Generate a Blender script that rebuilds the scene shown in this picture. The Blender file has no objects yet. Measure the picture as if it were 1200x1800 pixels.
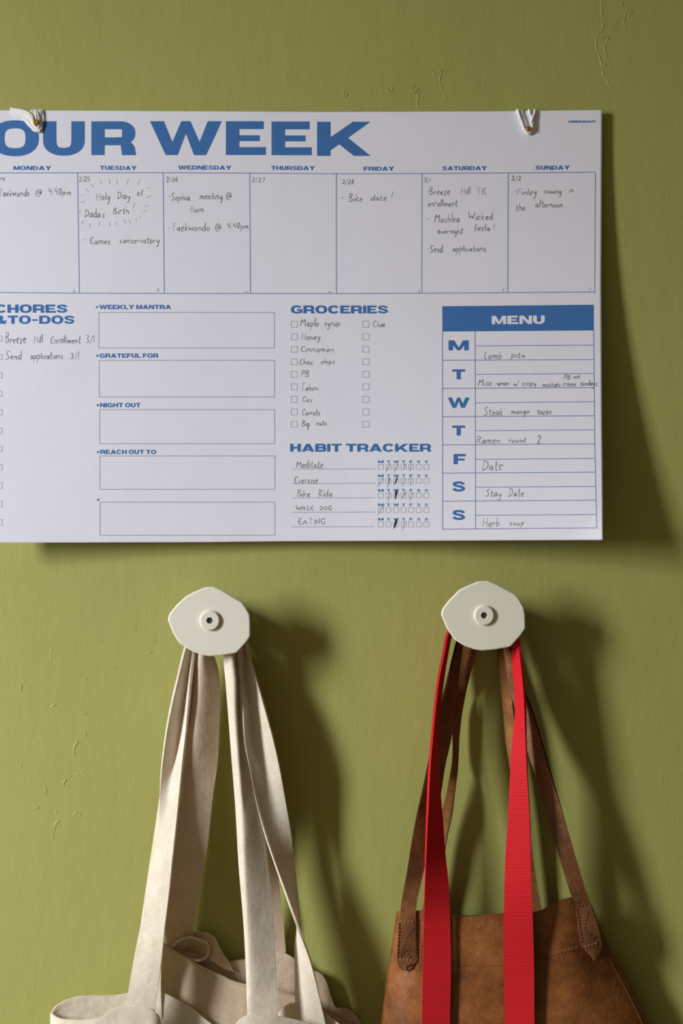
import bpy, math, random
from mathutils import Vector
random.seed(7)
SC = bpy.context.scene
COL = SC.collection
PI = math.pi

# ------------------------------------------------------------------ camera, light, exposure
CZ = 1.5            # camera height (m)
DIST = 1.25         # camera to wall (m)
SX = 0.0005         # metres per photo pixel on the wall
DS = 0.75           # depth scale of the hanging things
cam_d = bpy.data.cameras.new('camera'); cam = bpy.data.objects.new('camera', cam_d); COL.objects.link(cam)
cam.location = (0, -DIST, CZ); cam.rotation_euler = (PI/2, 0, 0)
cam_d.sensor_fit = 'VERTICAL'; cam_d.sensor_height = 36; cam_d.lens = 36*DIST/0.9
cam_d.clip_start = 0.05
SC.camera = cam

def area(name, loc, target, sx, sy, power, col, spread=180):
    l = bpy.data.lights.new(name, 'AREA'); l.shape = 'RECTANGLE'; l.size = sx; l.size_y = sy
    l.energy = power; l.color = col; l.spread = math.radians(spread)
    o = bpy.data.objects.new(name, l); COL.objects.link(o); o.location = loc
    o.rotation_euler = (Vector(target) - Vector(loc)).to_track_quat('-Z', 'Y').to_euler()
    return o
area('window_daylight', (-2.00, -1.19, 1.88), (-0.36, 0, 0.70), 0.32, 1.02, 26.5, (0.975, 0.99, 1.0), 98)
w = bpy.data.worlds.new('room_ambient'); SC.world = w; w.use_nodes = True
bg = w.node_tree.nodes['Background']
# soft warm room light: the window side of the room is brighter than the far right side
_t = w.node_tree; _c = _t.nodes.new('ShaderNodeTexCoord'); _s = _t.nodes.new('ShaderNodeSeparateXYZ'); _r = _t.nodes.new('ShaderNodeMapRange')
_t.links.new(_c.outputs['Generated'], _s.inputs[0]); _t.links.new(_s.outputs[0], _r.inputs[0]); _t.links.new(_r.outputs[0], bg.inputs[1])
_r.inputs[1].default_value = -0.9; _r.inputs[2].default_value = 0.7; _r.inputs[3].default_value = 0.32; _r.inputs[4].default_value = 0.03
bg.inputs[0].default_value = (1.0, 0.78, 0.45, 1)
vs = SC.view_settings
vs.view_transform = 'Standard'; vs.look = 'None'; vs.gamma = 1; vs.use_curve_mapping = False; vs.exposure = 0.0

# ------------------------------------------------------------------ helpers
def P(px, py, d):
    """photo pixel + distance from the wall in mm -> point in the room"""
    d = d*DS/1000.0; f = (DIST - d)/DIST
    return Vector(((px-600)*SX*f, -d, CZ - (py-900)*SX*f))

class MB:
    def __init__(s): s.v = []; s.f = []; s.m = []; s.uv = []; s.sh = set(); s.fl = []
    def vert(s, p, uv=(0, 0)): s.v.append(tuple(p)); s.uv.append(uv); return len(s.v)-1
    def face(s, ids, m=0, flat=False): s.f.append(tuple(ids)); s.m.append(m); s.fl.append(flat)
    def sharp(s, a, b): s.sh.add((min(a, b), max(a, b)))
    def poly(s, pts, m=0, flat=True): s.face([s.vert(p) for p in pts], m, flat)
    def build(s, name, mats, parent=None):
        me = bpy.data.meshes.new(name); me.from_pydata(s.v, [], s.f)
        for k in (mats if isinstance(mats, (list, tuple)) else [mats]): me.materials.append(k)
        me.polygons.foreach_set('material_index', s.m)
        me.polygons.foreach_set('use_smooth', [not x for x in s.fl])
        ul = me.uv_layers.new(name='UVMap')
        buf = []
        for l in me.loops: buf += s.uv[l.vertex_index]
        ul.data.foreach_set('uv', buf)
        if s.sh:
            at = me.attributes.new('sharp_edge', 'BOOLEAN', 'EDGE')
            at.data.foreach_set('value', [(min(*e.vertices), max(*e.vertices)) in s.sh for e in me.edges])
        me.update()
        o = bpy.data.objects.new(name, me); COL.objects.link(o)
        if parent:
            o.parent = parent
            o.matrix_parent_inverse.identity()
            o.location = (0, 0, 0) if parent.parent else -parent.location
        return o

def thing(name, label, cat, loc, group=None):
    o = bpy.data.objects.new(name, None); COL.objects.link(o); o.location = loc; o.empty_display_size = 0.05
    o['label'] = label; o['category'] = cat
    if group: o['group'] = group
    return o
def tag(o, label, cat, group=None):
    o['label'] = label; o['category'] = cat
    if group: o['group'] = group
    return o

def hermite(rows, ts, t):
    n = len(ts)
    i = 0
    while i < n-2 and t > ts[i+1]: i += 1
    h = ts[i+1]-ts[i]; s = (t-ts[i])/h
    def tan(k):
        if k == 0: return (rows[1]-rows[0])/(ts[1]-ts[0])
        if k == n-1: return (rows[-1]-rows[-2])/(ts[-1]-ts[-2])
        a = (rows[k]-rows[k-1])/(ts[k]-ts[k-1]); b = (rows[k+1]-rows[k])/(ts[k+1]-ts[k])
        wa = ts[k+1]-ts[k]; wb = ts[k]-ts[k-1]
        return (a*wa+b*wb)/(wa+wb)
    m0, m1 = tan(i), tan(i+1)
    return (rows[i]*(2*s**3-3*s*s+1) + m0*h*(s**3-2*s*s+s) + rows[i+1]*(-2*s**3+3*s*s) + m1*h*(s**3-s*s))

def resample(pts, n):
    ts = [0]
    for a, b in zip(pts, pts[1:]): ts.append(ts[-1]+max((b-a).length, 1e-6))
    return [hermite(pts, ts, ts[-1]*k/(n-1)) for k in range(n)]

def dense(rows, step=0.004, across=6, smooth_across=True):
    """rows: list of rows of points (all the same count) -> fine grid"""
    nc = len(rows[0])
    mid = [sum((r[j] for j in range(nc)), Vector())/nc for r in rows]
    ts = [0]
    for k in range(len(rows)-1):
        ts.append(ts[-1] + max(sum((rows[k+1][j]-rows[k][j]).length for j in range(nc))/nc, 1e-5))
    n = max(2, int(ts[-1]/step))
    cols = [[r[j] for r in rows] for j in range(nc)]
    out = []
    for k in range(n+1):
        t = ts[-1]*k/n
        r = [hermite(c, ts, t) for c in cols]
        if nc == 2: out.append([r[0].lerp(r[1], q/across) for q in range(across+1)])
        elif smooth_across:
            tt = list(range(nc))
            out.append([hermite(r, tt, (nc-1)*q/(across*(nc-1))) for q in range(across*(nc-1)+1)])
        else:
            row = []
            for j in range(nc-1): row += [r[j].lerp(r[j+1], q/across) for q in range(across)]
            out.append(row+[r[-1]])
    return out

def normals(g, closed=False):
    n, m = len(g), len(g[0]); N = []
    for i in range(n):
        row = []
        for j in range(m):
            a = g[min(i+1, n-1)][j]-g[max(i-1, 0)][j]
            if closed: b = g[i][(j+1) % m]-g[i][j-1]
            else: b = g[i][min(j+1, m-1)]-g[i][max(j-1, 0)]
            c = b.cross(a)
            row.append(-c.normalized() if c.length > 1e-12 else Vector((0, -1, 0)))
        N.append(row)
    # row runs down, column runs right: -(b x a) faces the camera
    return N

def slab(mb, g, th, closed=False, m=0, offset=0.0, medge=None):
    """closed solid sheet of thickness th (m) round the grid g; returns normals"""
    N = normals(g, closed); n, mm = len(g), len(g[0])
    vlen = [0]
    for i in range(1, n): vlen.append(vlen[-1]+(g[i][mm//2]-g[i-1][mm//2]).length)
    F, B = [], []
    for i in range(n):
        ul = 0; fr, br = [], []
        for j in range(mm):
            if j: ul += (g[i][j]-g[i][j-1]).length
            fr.append(mb.vert(g[i][j]+N[i][j]*(th*(0.5+offset)), (ul, vlen[i])))
            br.append(mb.vert(g[i][j]-N[i][j]*(th*(0.5-offset)), (ul, vlen[i])))
        F.append(fr); B.append(br)
    jm = mm if closed else mm-1
    me = m if medge is None else medge
    for i in range(n-1):
        for j in range(jm):
            k = (j+1) % mm
            mb.face((F[i][j], F[i+1][j], F[i+1][k], F[i][k]), m)
            mb.face((B[i][j], B[i][k], B[i+1][k], B[i+1][j]), m)
    for i in (0, n-1):
        for j in range(jm):
            k = (j+1) % mm
            q = (F[i][j], F[i][k], B[i][k], B[i][j]) if i == 0 else (F[i][j], B[i][j], B[i][k], F[i][k])
            mb.face(q, me); mb.sharp(F[i][j], F[i][k]); mb.sharp(B[i][j], B[i][k])
    if not closed:
        for j in (0, mm-1):
            for i in range(n-1):
                q = (F[i][j], B[i][j], B[i+1][j], F[i+1][j]) if j == 0 else (F[i][j], F[i+1][j], B[i+1][j], B[i][j])
                mb.face(q, me); mb.sharp(F[i][j], F[i+1][j]); mb.sharp(B[i][j], B[i+1][j])
    return N

def tube(mb, pts, r, m=0, sides=8, cap=True):
    n = len(pts); rings = []
    ref = None
    for i, p in enumerate(pts):
        t = (pts[min(i+1, n-1)]-pts[max(i-1, 0)]).normalized()
        if ref is None: ref = t.orthogonal().normalized()
        ref = (ref - t*ref.dot(t)).normalized(); b = t.cross(ref)
        rr = r[i] if isinstance(r, (list, tuple)) else r
        rings.append([mb.vert(p+ref*(rr*math.cos(2*PI*k/sides))+b*(rr*math.sin(2*PI*k/sides)), (k/sides, i)) for k in range(sides)])
    for i in range(n-1):
        for k in range(sides):
            q = (k+1) % sides
            mb.face((rings[i][k], rings[i][q], rings[i+1][q], rings[i+1][k]), m)
    if cap:
        mb.face(rings[0][::-1], m); mb.face(rings[-1], m)

def stitch(mb, a, b, nrm, wid, hgt, m):
    """one raised thread stitch from a to b on a surface with normal nrm"""
    t = (b-a); L = t.length
    if L < 1e-6: return
    t /= L; s = nrm.cross(t).normalized()
    prof = []
    for k, (f, q) in enumerate(((0, .35), (.25, 1), (.75, 1), (1, .35))):
        c = a+t*(L*f)
        prof.append([mb.vert(c+s*(wid*.5*q)-nrm*hgt*.3), mb.vert(c+s*(wid*.3*q)+nrm*(hgt*q)), mb.vert(c-s*(wid*.3*q)+nrm*(hgt*q)), mb.vert(c-s*(wid*.5*q)-nrm*hgt*.3)])
    for k in range(3):
        for j in range(3): mb.face((prof[k][j], prof[k+1][j], prof[k+1][j+1], prof[k][j+1]), m)

def stitch_path(mb, pts, nrms, pitch, duty, wid, hgt, m):
    acc = 0; L = [0]
    for a, b in zip(pts, pts[1:]): L.append(L[-1]+(b-a).length)
    def at(s):
        i = 0
        while i < len(L)-2 and L[i+1] < s: i += 1
        f = (s-L[i])/max(L[i+1]-L[i], 1e-9)
        return pts[i].lerp(pts[i+1], f), nrms[i]
    s = pitch*.3
    while s+pitch*duty < L[-1]:
        a, n = at(s); b, _ = at(s+pitch*duty)
        stitch(mb, a, b, n, wid, hgt, m); s += pitch

def grid_line(g, N, uf, th, i0=0, i1=None):
    """points along the length of a grid at fraction uf across, on its front face"""
    mm = len(g[0])-1; j = uf*mm; a = int(min(j, mm-1)); f = j-a
    i1 = len(g) if i1 is None else i1
    pts = [g[i][a].lerp(g[i][a+1], f)+N[i][a]*(th*.5) for i in range(i0, i1)]
    return pts, [N[i][a] for i in range(i0, i1)]

# ------------------------------------------------------------------ materials
def mat(name, col, rough=0.6, spec=0.3, metal=0.0):
    m = bpy.data.materials.new(name); m.use_nodes = True
    b = m.node_tree.nodes['Principled BSDF']
    b.inputs['Base Color'].default_value = (*col, 1); b.inputs['Roughness'].default_value = rough
    b.inputs['Specular IOR Level'].default_value = spec; b.inputs['Metallic'].default_value = metal
    return m
class NT:
    def __init__(s, m): s.t = m.node_tree; s.b = s.t.nodes['Principled BSDF']
    def n(s, typ, **kw):
        o = s.t.nodes.new(typ)
        for k, v in kw.items():
            if k in o.inputs: o.inputs[k].default_value = v
            else: setattr(o, k, v)
        return o
    def l(s, a, b): s.t.links.new(a, b)
    def coord(s, which='Object', scale=(1, 1, 1)):
        c = s.n('ShaderNodeTexCoord'); mp = s.n('ShaderNodeMapping'); mp.inputs['Scale'].default_value = scale
        s.l(c.outputs[which], mp.inputs[0]); return mp.outputs[0]
    def noise(s, vec, scale, detail=4, rough=.55):
        q = s.n('ShaderNodeTexNoise'); q.inputs['Scale'].default_value = scale; q.inputs['Detail'].default_value = detail
        q.inputs['Roughness'].default_value = rough; s.l(vec, q.inputs['Vector']); return q.outputs['Fac']
    def ramp(s, fac, stops):
        r = s.n('ShaderNodeValToRGB'); e = r.color_ramp.elements
        e[0].position, e[0].color = stops[0][0], (*stops[0][1], 1); e[1].position, e[1].color = stops[-1][0], (*stops[-1][1], 1)
        for p, c in stops[1:-1]:
            k = e.new(p); k.color = (*c, 1)
        s.l(fac, r.inputs[0]); return r.outputs[0]
    def math(s, op, a, b=None):
        q = s.n('ShaderNodeMath', operation=op)
        for i, x in enumerate((a, b)):
            if x is None: continue
            if isinstance(x, (int, float)): q.inputs[i].default_value = x
            else: s.l(x, q.inputs[i])
        return q.outputs[0]
    def bump(s, h, strength, dist, prev=None):
        q = s.n('ShaderNodeBump'); q.inputs['Strength'].default_value = strength; q.inputs['Distance'].default_value = dist
        s.l(h, q.inputs['Height'])
        if prev is not None: s.l(prev, q.inputs['Normal'])
        return q.outputs[0]
    def mix(s, fac, a, b, blend='MIX'):
        q = s.n('ShaderNodeMix', data_type='RGBA', blend_type=blend)
        if isinstance(fac, (int, float)): q.inputs[0].default_value = fac
        else: s.l(fac, q.inputs[0])
        for i, x in ((6, a), (7, b)):
            if isinstance(x, tuple): q.inputs[i].default_value = (*x, 1)
            else: s.l(x, q.inputs[i])
        return q.outputs[2]

def wall_paint():
    m = mat('olive_wall_paint', (.33, .32, .12), .5, .25); t = NT(m)
    v = t.coord()
    big = t.noise(v, 3.5, 3); c = t.ramp(big, [(.3, (.345, .345, .104)), (.7, (.365, .37, .117))])
    t.l(c, t.b.inputs['Base Color'])
    fine = t.noise(v, 420, 3, .6); med = t.noise(t.coord(scale=(1, 1, .35)), 70, 4, .6); roll = t.noise(v, 16, 3)
    b1 = t.bump(fine, .26, .0006); b2 = t.bump(med, .30, .0012, b1); b3 = t.bump(roll, .20, .003, b2)
    t.l(b3, t.b.inputs['Normal']); return m

def canvas(name, c0, c1):
    m = mat(name, c0, .9, .08); t = NT(m)
    v = t.coord(); uv = t.coord('UV')
    blot = t.noise(v, 45, 4, .6); c = t.ramp(blot, [(.3, c0), (.72, c1)])
    th = t.noise(t.coord('UV', (900, 160, 1)), 1, 3, .6); th2 = t.noise(t.coord('UV', (160, 900, 1)), 1, 3, .6)
    ww = t.math('ADD', th, th2); fleck = t.ramp(t.math('MULTIPLY', ww, .5), [(.34, (.80, .77, .72)), (.6, (1, 1, 1))])
    c = t.mix(.75, c, fleck, 'MULTIPLY'); t.l(c, t.b.inputs['Base Color'])
    sep = t.n('ShaderNodeSeparateXYZ'); t.l(uv, sep.inputs[0])
    d = t.math('SINE', t.math('MULTIPLY', t.math('ADD', sep.outputs[0], t.math('MULTIPLY', sep.outputs[1], .8)), 2*PI/.00085))
    h = t.math('ADD', t.math('MULTIPLY', d, .22), t.math('MULTIPLY', ww, 1.6))
    b1 = t.bump(h, .35, .0003); b2 = t.bump(t.noise(v, 60, 3), .35, .003, b1)
    t.l(b2, t.b.inputs['Normal'])
    tr = t.n('ShaderNodeBsdfTranslucent'); t.l(c, tr.inputs['Color']); mx = t.n('ShaderNodeMixShader'); mx.inputs[0].default_value = .24
    out = t.t.nodes['Material Output']; t.l(t.b.outputs[0], mx.inputs[1]); t.l(tr.outputs[0], mx.inputs[2]); t.l(mx.outputs[0], out.inputs['Surface'])
    return m

def leather(name, dark, mid, light, rough=.5, spec=.35, grain=1.0):
    m = mat(name, mid, rough, spec); t = NT(m)
    v = t.coord()
    n1 = t.noise(v, 22, 6, .65); n2 = t.noise(v, 180, 5, .7)
    f = t.math('ADD', t.math('MULTIPLY', n1, .8), t.math('MULTIPLY', n2, .2))
    t.l(t.ramp(f, [(.38, dark), (.52, mid), (.66, light)]), t.b.inputs['Base Color'])
    vo = t.n('ShaderNodeTexVoronoi'); vo.inputs['Scale'].default_value = 620; t.l(v, vo.inputs['Vector'])
    wv = t.noise(t.coord(scale=(1, 1, .5)), 120, 4, .65)
    b1 = t.bump(vo.outputs['Distance'], .35*grain, .0006); b2 = t.bump(wv, .16*grain, .0012, b1); b3 = t.bump(n1, .3*grain, .004, b2)
    t.l(b3, t.b.inputs['Normal'])
    t.l(t.ramp(n2, [(.3, (rough-.12,)*3), (.7, (rough+.15,)*3)]), t.b.inputs['Roughness'])
    return m

def webbing(name, c0, c1):
    m = mat(name, c0, .65, .15); t = NT(m)
    uv = t.coord('UV'); sep = t.n('ShaderNodeSeparateXYZ'); t.l(uv, sep.inputs[0])
    u, vv = sep.outputs[0], sep.outputs[1]
    rib = t.math('SINE', t.math('MULTIPLY', vv, 2*PI/.0019))
    alt = t.math('SINE', t.math('ADD', t.math('MULTIPLY', u, 2*PI/.0018), t.math('MULTIPLY', vv, PI/.0019)))
    h = t.math('ADD', t.math('MULTIPLY', rib, .82), t.math('MULTIPLY', alt, .18))
    hh = t.math('ADD', t.math('MULTIPLY', h, .5), .5)
    c = t.ramp(hh, [(.1, c0), (.85, c1)])
    t.l(c, t.b.inputs['Base Color']); t.l(t.bump(h, .5, .0004), t.b.inputs['Normal']); return m

def paper_mat():
    m = mat('bluish_white_paper', (.77, .785, .91), .75, .2); t = NT(m)
    v = t.coord(); t.l(t.bump(t.noise(v, 14, 3), .25, .003), t.b.inputs['Normal']); return m

M_WALL = wall_paint()
M_PAPER = paper_mat()
M_INK = mat('blue_print_ink', (.052, .165, .45), .65, .2)
M_LINE = mat('fine_blue_rule_ink', (.20, .27, .52), .7, .2)
M_BOX = mat('pale_grey_rule_ink', (.36, .37, .47), .7, .2)
M_PENCIL = mat('graphite_pencil', (.15, .15, .165), .6, .3)
M_DARKPENCIL = mat('heavy_graphite', (.03, .03, .035), .5, .3)
M_HOOK = mat('cream_powder_coat', (.76, .74, .655), .45, .35)
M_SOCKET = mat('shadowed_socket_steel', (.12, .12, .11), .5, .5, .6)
M_BRASS = mat('aged_brass', (.40, .25, .06), .38, .5, .75)
M_STRING = mat('white_cotton_string', (.85, .85, .87), .9, .1)
M_CANVAS = canvas('cream_canvas', (.83, .75, .63), (.92, .865, .77))
M_CANVAS2 = canvas('tan_canvas', (.70, .56, .42), (.78, .65, .51))
M_THREAD = mat('cream_thread', (.74, .67, .56), .8, .1)
M_LEATHER = leather('brown_pebbled_leather', (.12, .040, .010), (.225, .078, .020), (.33, .13, .04), .46, .4, .8)
M_STRAPL = leather('worn_brown_strap_leather', (.09, .034, .013), (.175, .064, .022), (.27, .11, .04), .40, .65, .6)
M_EDGE = mat('dark_burnished_leather_edge', (.035, .014, .006), .8, .1)
M_SUEDE = leather('tan_suede_flesh_side', (.12, .05, .018), (.24, .105, .035), (.36, .17, .06), .85, .1, .6)
M_SEAM = leather('pale_cut_leather_edge', (.24, .10, .045), (.34, .16, .085), (.42, .22, .13), .6, .2, .5)
M_STITCHL = mat('tan_leather_thread', (.38, .19, .10), .6, .3)
M_STITCHD = mat('dark_leather_thread', (.085, .033, .014), .7, .2)
M_RED = webbing('red_nylon_webbing', (.52, .010, .016), (.70, .022, .032))

# ------------------------------------------------------------------ wall
mb = MB()
for x0, x1, y0, y1 in ((-4400, 5600, -1900, 3900),):
    nx, ny = 20, 12
    ids = [[mb.vert(P(x0+(x1-x0)*i/nx, y0+(y1-y0)*j/ny, 0)) for i in range(nx+1)] for j in range(ny+1)]
    for j in range(ny):
        for i in range(nx): mb.face((ids[j][i], ids[j+1][i], ids[j+1][i+1], ids[j][i+1]))
    back = [mb.vert(P(x, y, -100)) for x, y in ((x0, y0), (x1, y0), (x1, y1), (x0, y1))]
    mb.face(back)
def chip(pts, wid=2.2, h=0.8):
    """raised paint edge, a low tent on the wall"""
    q = []
    for i in range(len(pts)-1):
        (a, b), (c, d) = pts[i], pts[i+1]
        n = max(1, int(math.hypot(c-a, d-b)/4))
        for k in range(n): q.append((a+(c-a)*k/n+random.uniform(-1.3, 1.3), b+(d-b)*k/n+random.uniform(-.9, .9)))
    q.append(pts[-1])
    rows = []
    for i, (x, y) in enumerate(q):
        a, b = q[max(i-1, 0)], q[min(i+1, len(q)-1)]
        tx, ty = b[0]-a[0], b[1]-a[1]; L = math.hypot(tx, ty) or 1; nx, ny = -ty/L, tx/L
        e = .25 if i in (0, len(q)-1) else random.uniform(.35, 1.15); ww = wid*e
        rows.append([mb.vert(P(x-nx*ww, y-ny*ww, 0.0)), mb.vert(P(x, y, h*e)), mb.vert(P(x+nx*ww, y+ny*ww, 0.0))])
    for i in range(len(rows)-1):
        for j in range(2): mb.face((rows[i][j], rows[i][j+1], rows[i+1][j+1], rows[i+1][j]))
def blob(x, y, r=2.5): chip([(x, y-r), (x+.6, y), (x-.4, y+r)], r*.8, .9)
Z = lambda ox, oy, s, L: [(ox+a/s, oy+b/s) for a, b in L]
for L in (
    [(145, 610), (150, 595), (185, 590)], [(150, 600), (150, 665)], [(378, 345), (362, 380), (368, 400), (355, 450)], [(590, 920), (602, 950), (596, 990)],
    [(562, 1010), (540, 1030), (505, 1040)], [(545, 1000), (522, 1060), (520, 1130)], [(490, 1155), (497, 1185), (492, 1220)], [(310, 1270), (305, 1310), (325, 1335), (318, 1390)],
    [(340, 1345), (325, 1370)], [(468, 1275), (445, 1300), (445, 1332)], [(405, 1495), (392, 1530)], [(430, 1570), (395, 1590), (385, 1650), (365, 1715)],
    [(515, 1555), (518, 1530), (545, 1508), (572, 1528), (555, 1552), (525, 1555)], [(150, 1170), (132, 1205), (138, 1245)], [(600, 1220), (525, 1250)], [(400, 745), (350, 775)]):
    chip(Z(0, 1050, 4, L))
for x, y in ((950, 205), (1085, 300), (1098, 298), (1060, 388), (1075, 378), (1168, 410), (975, 430), (465, 980), (265, 1480), (600, 577), (602, 820), (1160, 525), (720, 300), (815, 490), (468, 1760)):
    blob(x/4, 1050+y/4, 1.8)
for L in ([(85, 298), (80, 312), (86, 318), (93, 312), (86, 298)], [(235, 278), (228, 298), (243, 300), (236, 278)], [(322, 276), (300, 300), (318, 303), (328, 290), (322, 276)], [(322, 303), (330, 322), (322, 345), (328, 366)],
          [(383, 226), (378, 250), (385, 272)], [(385, 226), (403, 235), (398, 272)], [(398, 275), (418, 320)], [(930, 0), (938, 90), (916, 122), (912, 150), (934, 212), (938, 250), (966, 292)],
          [(955, 120), (942, 150), (948, 190), (938, 222)], [(918, 124), (955, 122)], [(1015, 28), (1006, 70), (1012, 105)], [(1015, 28), (1032, 38), (1020, 60)]):
    chip(Z(560, 0, 1.875, L), 1.8, .75)
for x, y in ((170, 298), (420, 322), (962, 231), (1000, 12)): blob(560+x/1.875, y/1.875, 2)
for L in ([(85, 665), (95, 690)], [(102, 712), (112, 740), (122, 768)], [(82, 690), (95, 692)], [(160, 900), (180, 915)]): chip(Z(1000, 900, 2, L), 1.8, .75)
for L in ([(588, 392), (592, 415)], [(600, 430), (648, 434)], [(570, 520), (600, 540)]): chip(Z(480, 1150, 2.77, L), 1.8, .35)
chip([(632, 1142), (672, 1132)], 1.5, .2)
wall = mb.build('wall_back', M_WALL); wall['kind'] = 'structure'

# ------------------------------------------------------------------ weekly planner
def sheet_d(px, py):
    """distance of the sheet from the wall (in the scaled mm that P takes)"""
    t = min(max((py-194)/755, 0), 1); u = min(max((px+26)/1082, 0), 1)
    dl = 6 + 24*t**1.5; dr = 6 + 37*t**2.1; dm = 3.5 + 7*t**1.5
    d = dm + (dl-dm)*max(0, 1-u/.6)**1.7 + (dr-dm)*max(0, (u-.35)/.65)**2.2 + .5*math.sin(px/170.0+.6)*(1-t)
    if px > 985 and py > 885:                         # lifted lower right corner
        q = max(0, (px-985)/72+(py-885)/63-1); d += 3.0*q*q
    return d/DS
def lerpt(x, tab):
    for (a, b), (c, d) in zip(tab, tab[1:]):
        if x <= c: return b+(d-b)*(x-a)/(c-a)
    return tab[-1][1]
TOP = [(-40, 193.5), (0, 194), (300, 195.5), (570, 197), (850, 196), (1060, 193.5)]
BOT = [(-40, 953.5), (0, 953), (350, 952), (500, 950.5), (900, 949), (1060, 948.5)]
RGT = [(0, 1055.5), (.4, 1054), (.7, 1055.5), (1, 1058)]
LEFT = -26
def sheet_grid(dx, dy, off, nx=140, ny=96):
    g = []
    for j in range(ny+1):
        t = j/ny; xr = lerpt(t, RGT); row = []
        for i in range(nx+1):
            x = LEFT+(xr-LEFT)*i/nx; y = lerpt(x, TOP)+(lerpt(x, BOT)-lerpt(x, TOP))*t
            row.append(P(x+dx, y+dy, sheet_d(x, y)+off))
        g.append(row)
    return g
planner = thing('weekly_planner', 'large white paper weekly planner with blue print and pencil notes on the green wall', 'planner', P(500, 950, 10))
mb = MB(); slab(mb, sheet_grid(1.6, 1.0, -1.6), .0020); mb.build('backing_sheets', M_PAPER, planner)

pr = MB()   # printed page: paper = 0, ink = 1, rule = 2, pale rule = 3, pencil = 4, heavy pencil = 5
slab(pr, sheet_grid(0, 0, 0), .0003)
INK, RULE, PALE, PEN, HEAVY = 1, 2, 3, 4, 5
def SP(x, y, off=.28): return P(x, y, sheet_d(x, y)+off)
def line(x0, y0, x1, y1, w, m, off=.28):
    L = math.hypot(x1-x0, y1-y0); n = max(1, int(L/8)); nx, ny = -(y1-y0)/L*w/2, (x1-x0)/L*w/2
    prev = None
    for k in range(n+1):
        x, y = x0+(x1-x0)*k/n, y0+(y1-y0)*k/n
        c = (pr.vert(SP(x-nx, y-ny, off)), pr.vert(SP(x+nx, y+ny, off)))
        if prev: pr.face((prev[0], prev[1], c[1], c[0]), m)
        prev = c
def frame(x0, y0, x1, y1, w, m):
    line(x0-w/2, y0, x1+w/2, y0, w, m); line(x0-w/2, y1, x1+w/2, y1, w, m); line(x0, y0+w/2, x0, y1-w/2, w, m); line(x1, y0+w/2, x1, y1-w/2, w, m)
def fill(q, m, off=.28, nx=14, ny=3):
    (a, b, c, d) = q  # tl tr br bl
    ids = []
    for j in range(ny+1):
        for i in range(nx+1):
            u, v = i/nx, j/ny
            x = (a[0]*(1-u)+b[0]*u)*(1-v)+(d[0]*(1-u)+c[0]*u)*v; y = (a[1]*(1-u)+b[1]*u)*(1-v)+(d[1]*(1-u)+c[1]*u)*v
            ids.append(pr.vert(SP(x, y, off)))
    for j in range(ny):
        for i in range(nx):
            k = j*(nx+1)+i; pr.face((ids[k], ids[k+nx+1], ids[k+nx+2], ids[k+1]), m)

# --- wide bold block capitals, unit cap height
def arc(cx, cy, rx, ry, a0, a1, n=20, e=2.4):
    o = []
    for k in range(n+1):
        a = math.radians(a0+(a1-a0)*k/n); c, s = math.cos(a), math.sin(a)
        o.append((cx+rx*math.copysign(abs(c)**(2/e), c), cy+ry*math.copysign(abs(s)**(2/e), s)))
    return o
def R(x0, y0, x1, y1): return ('P', [(x0, y0), (x1, y0), (x1, y1), (x0, y1)])
def mir(p, w): return ('P', [(w-x, y) for x, y in p])
W1 = [(0, 1), (.41, 1), (.81, 0), (.46, 0)]; W2 = [(.49, 0), (.815, 0), (1.19, 1), (.92, 1)]
M1 = [(.05, 1), (.44, 1), (.90, .02), (.66, .02)]
A1 = [(.53, 1), (.97, 1), (.42, 0), (0, 0)]
Y1 = [(0, 1), (.46, 1), (.925, .44), (.525, .36)]
S_ = [(1.06, .69), (1.0, .80), (.80, .875), (.62, .89), (.40, .87), (.22, .80), (.20, .70), (.28, .60), (.62, .52), (.96, .42), (1.06, .31), (1.02, .19), (.82, .125), (.62, .11), (.40, .13), (.22, .20), (.17, .32)]
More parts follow.
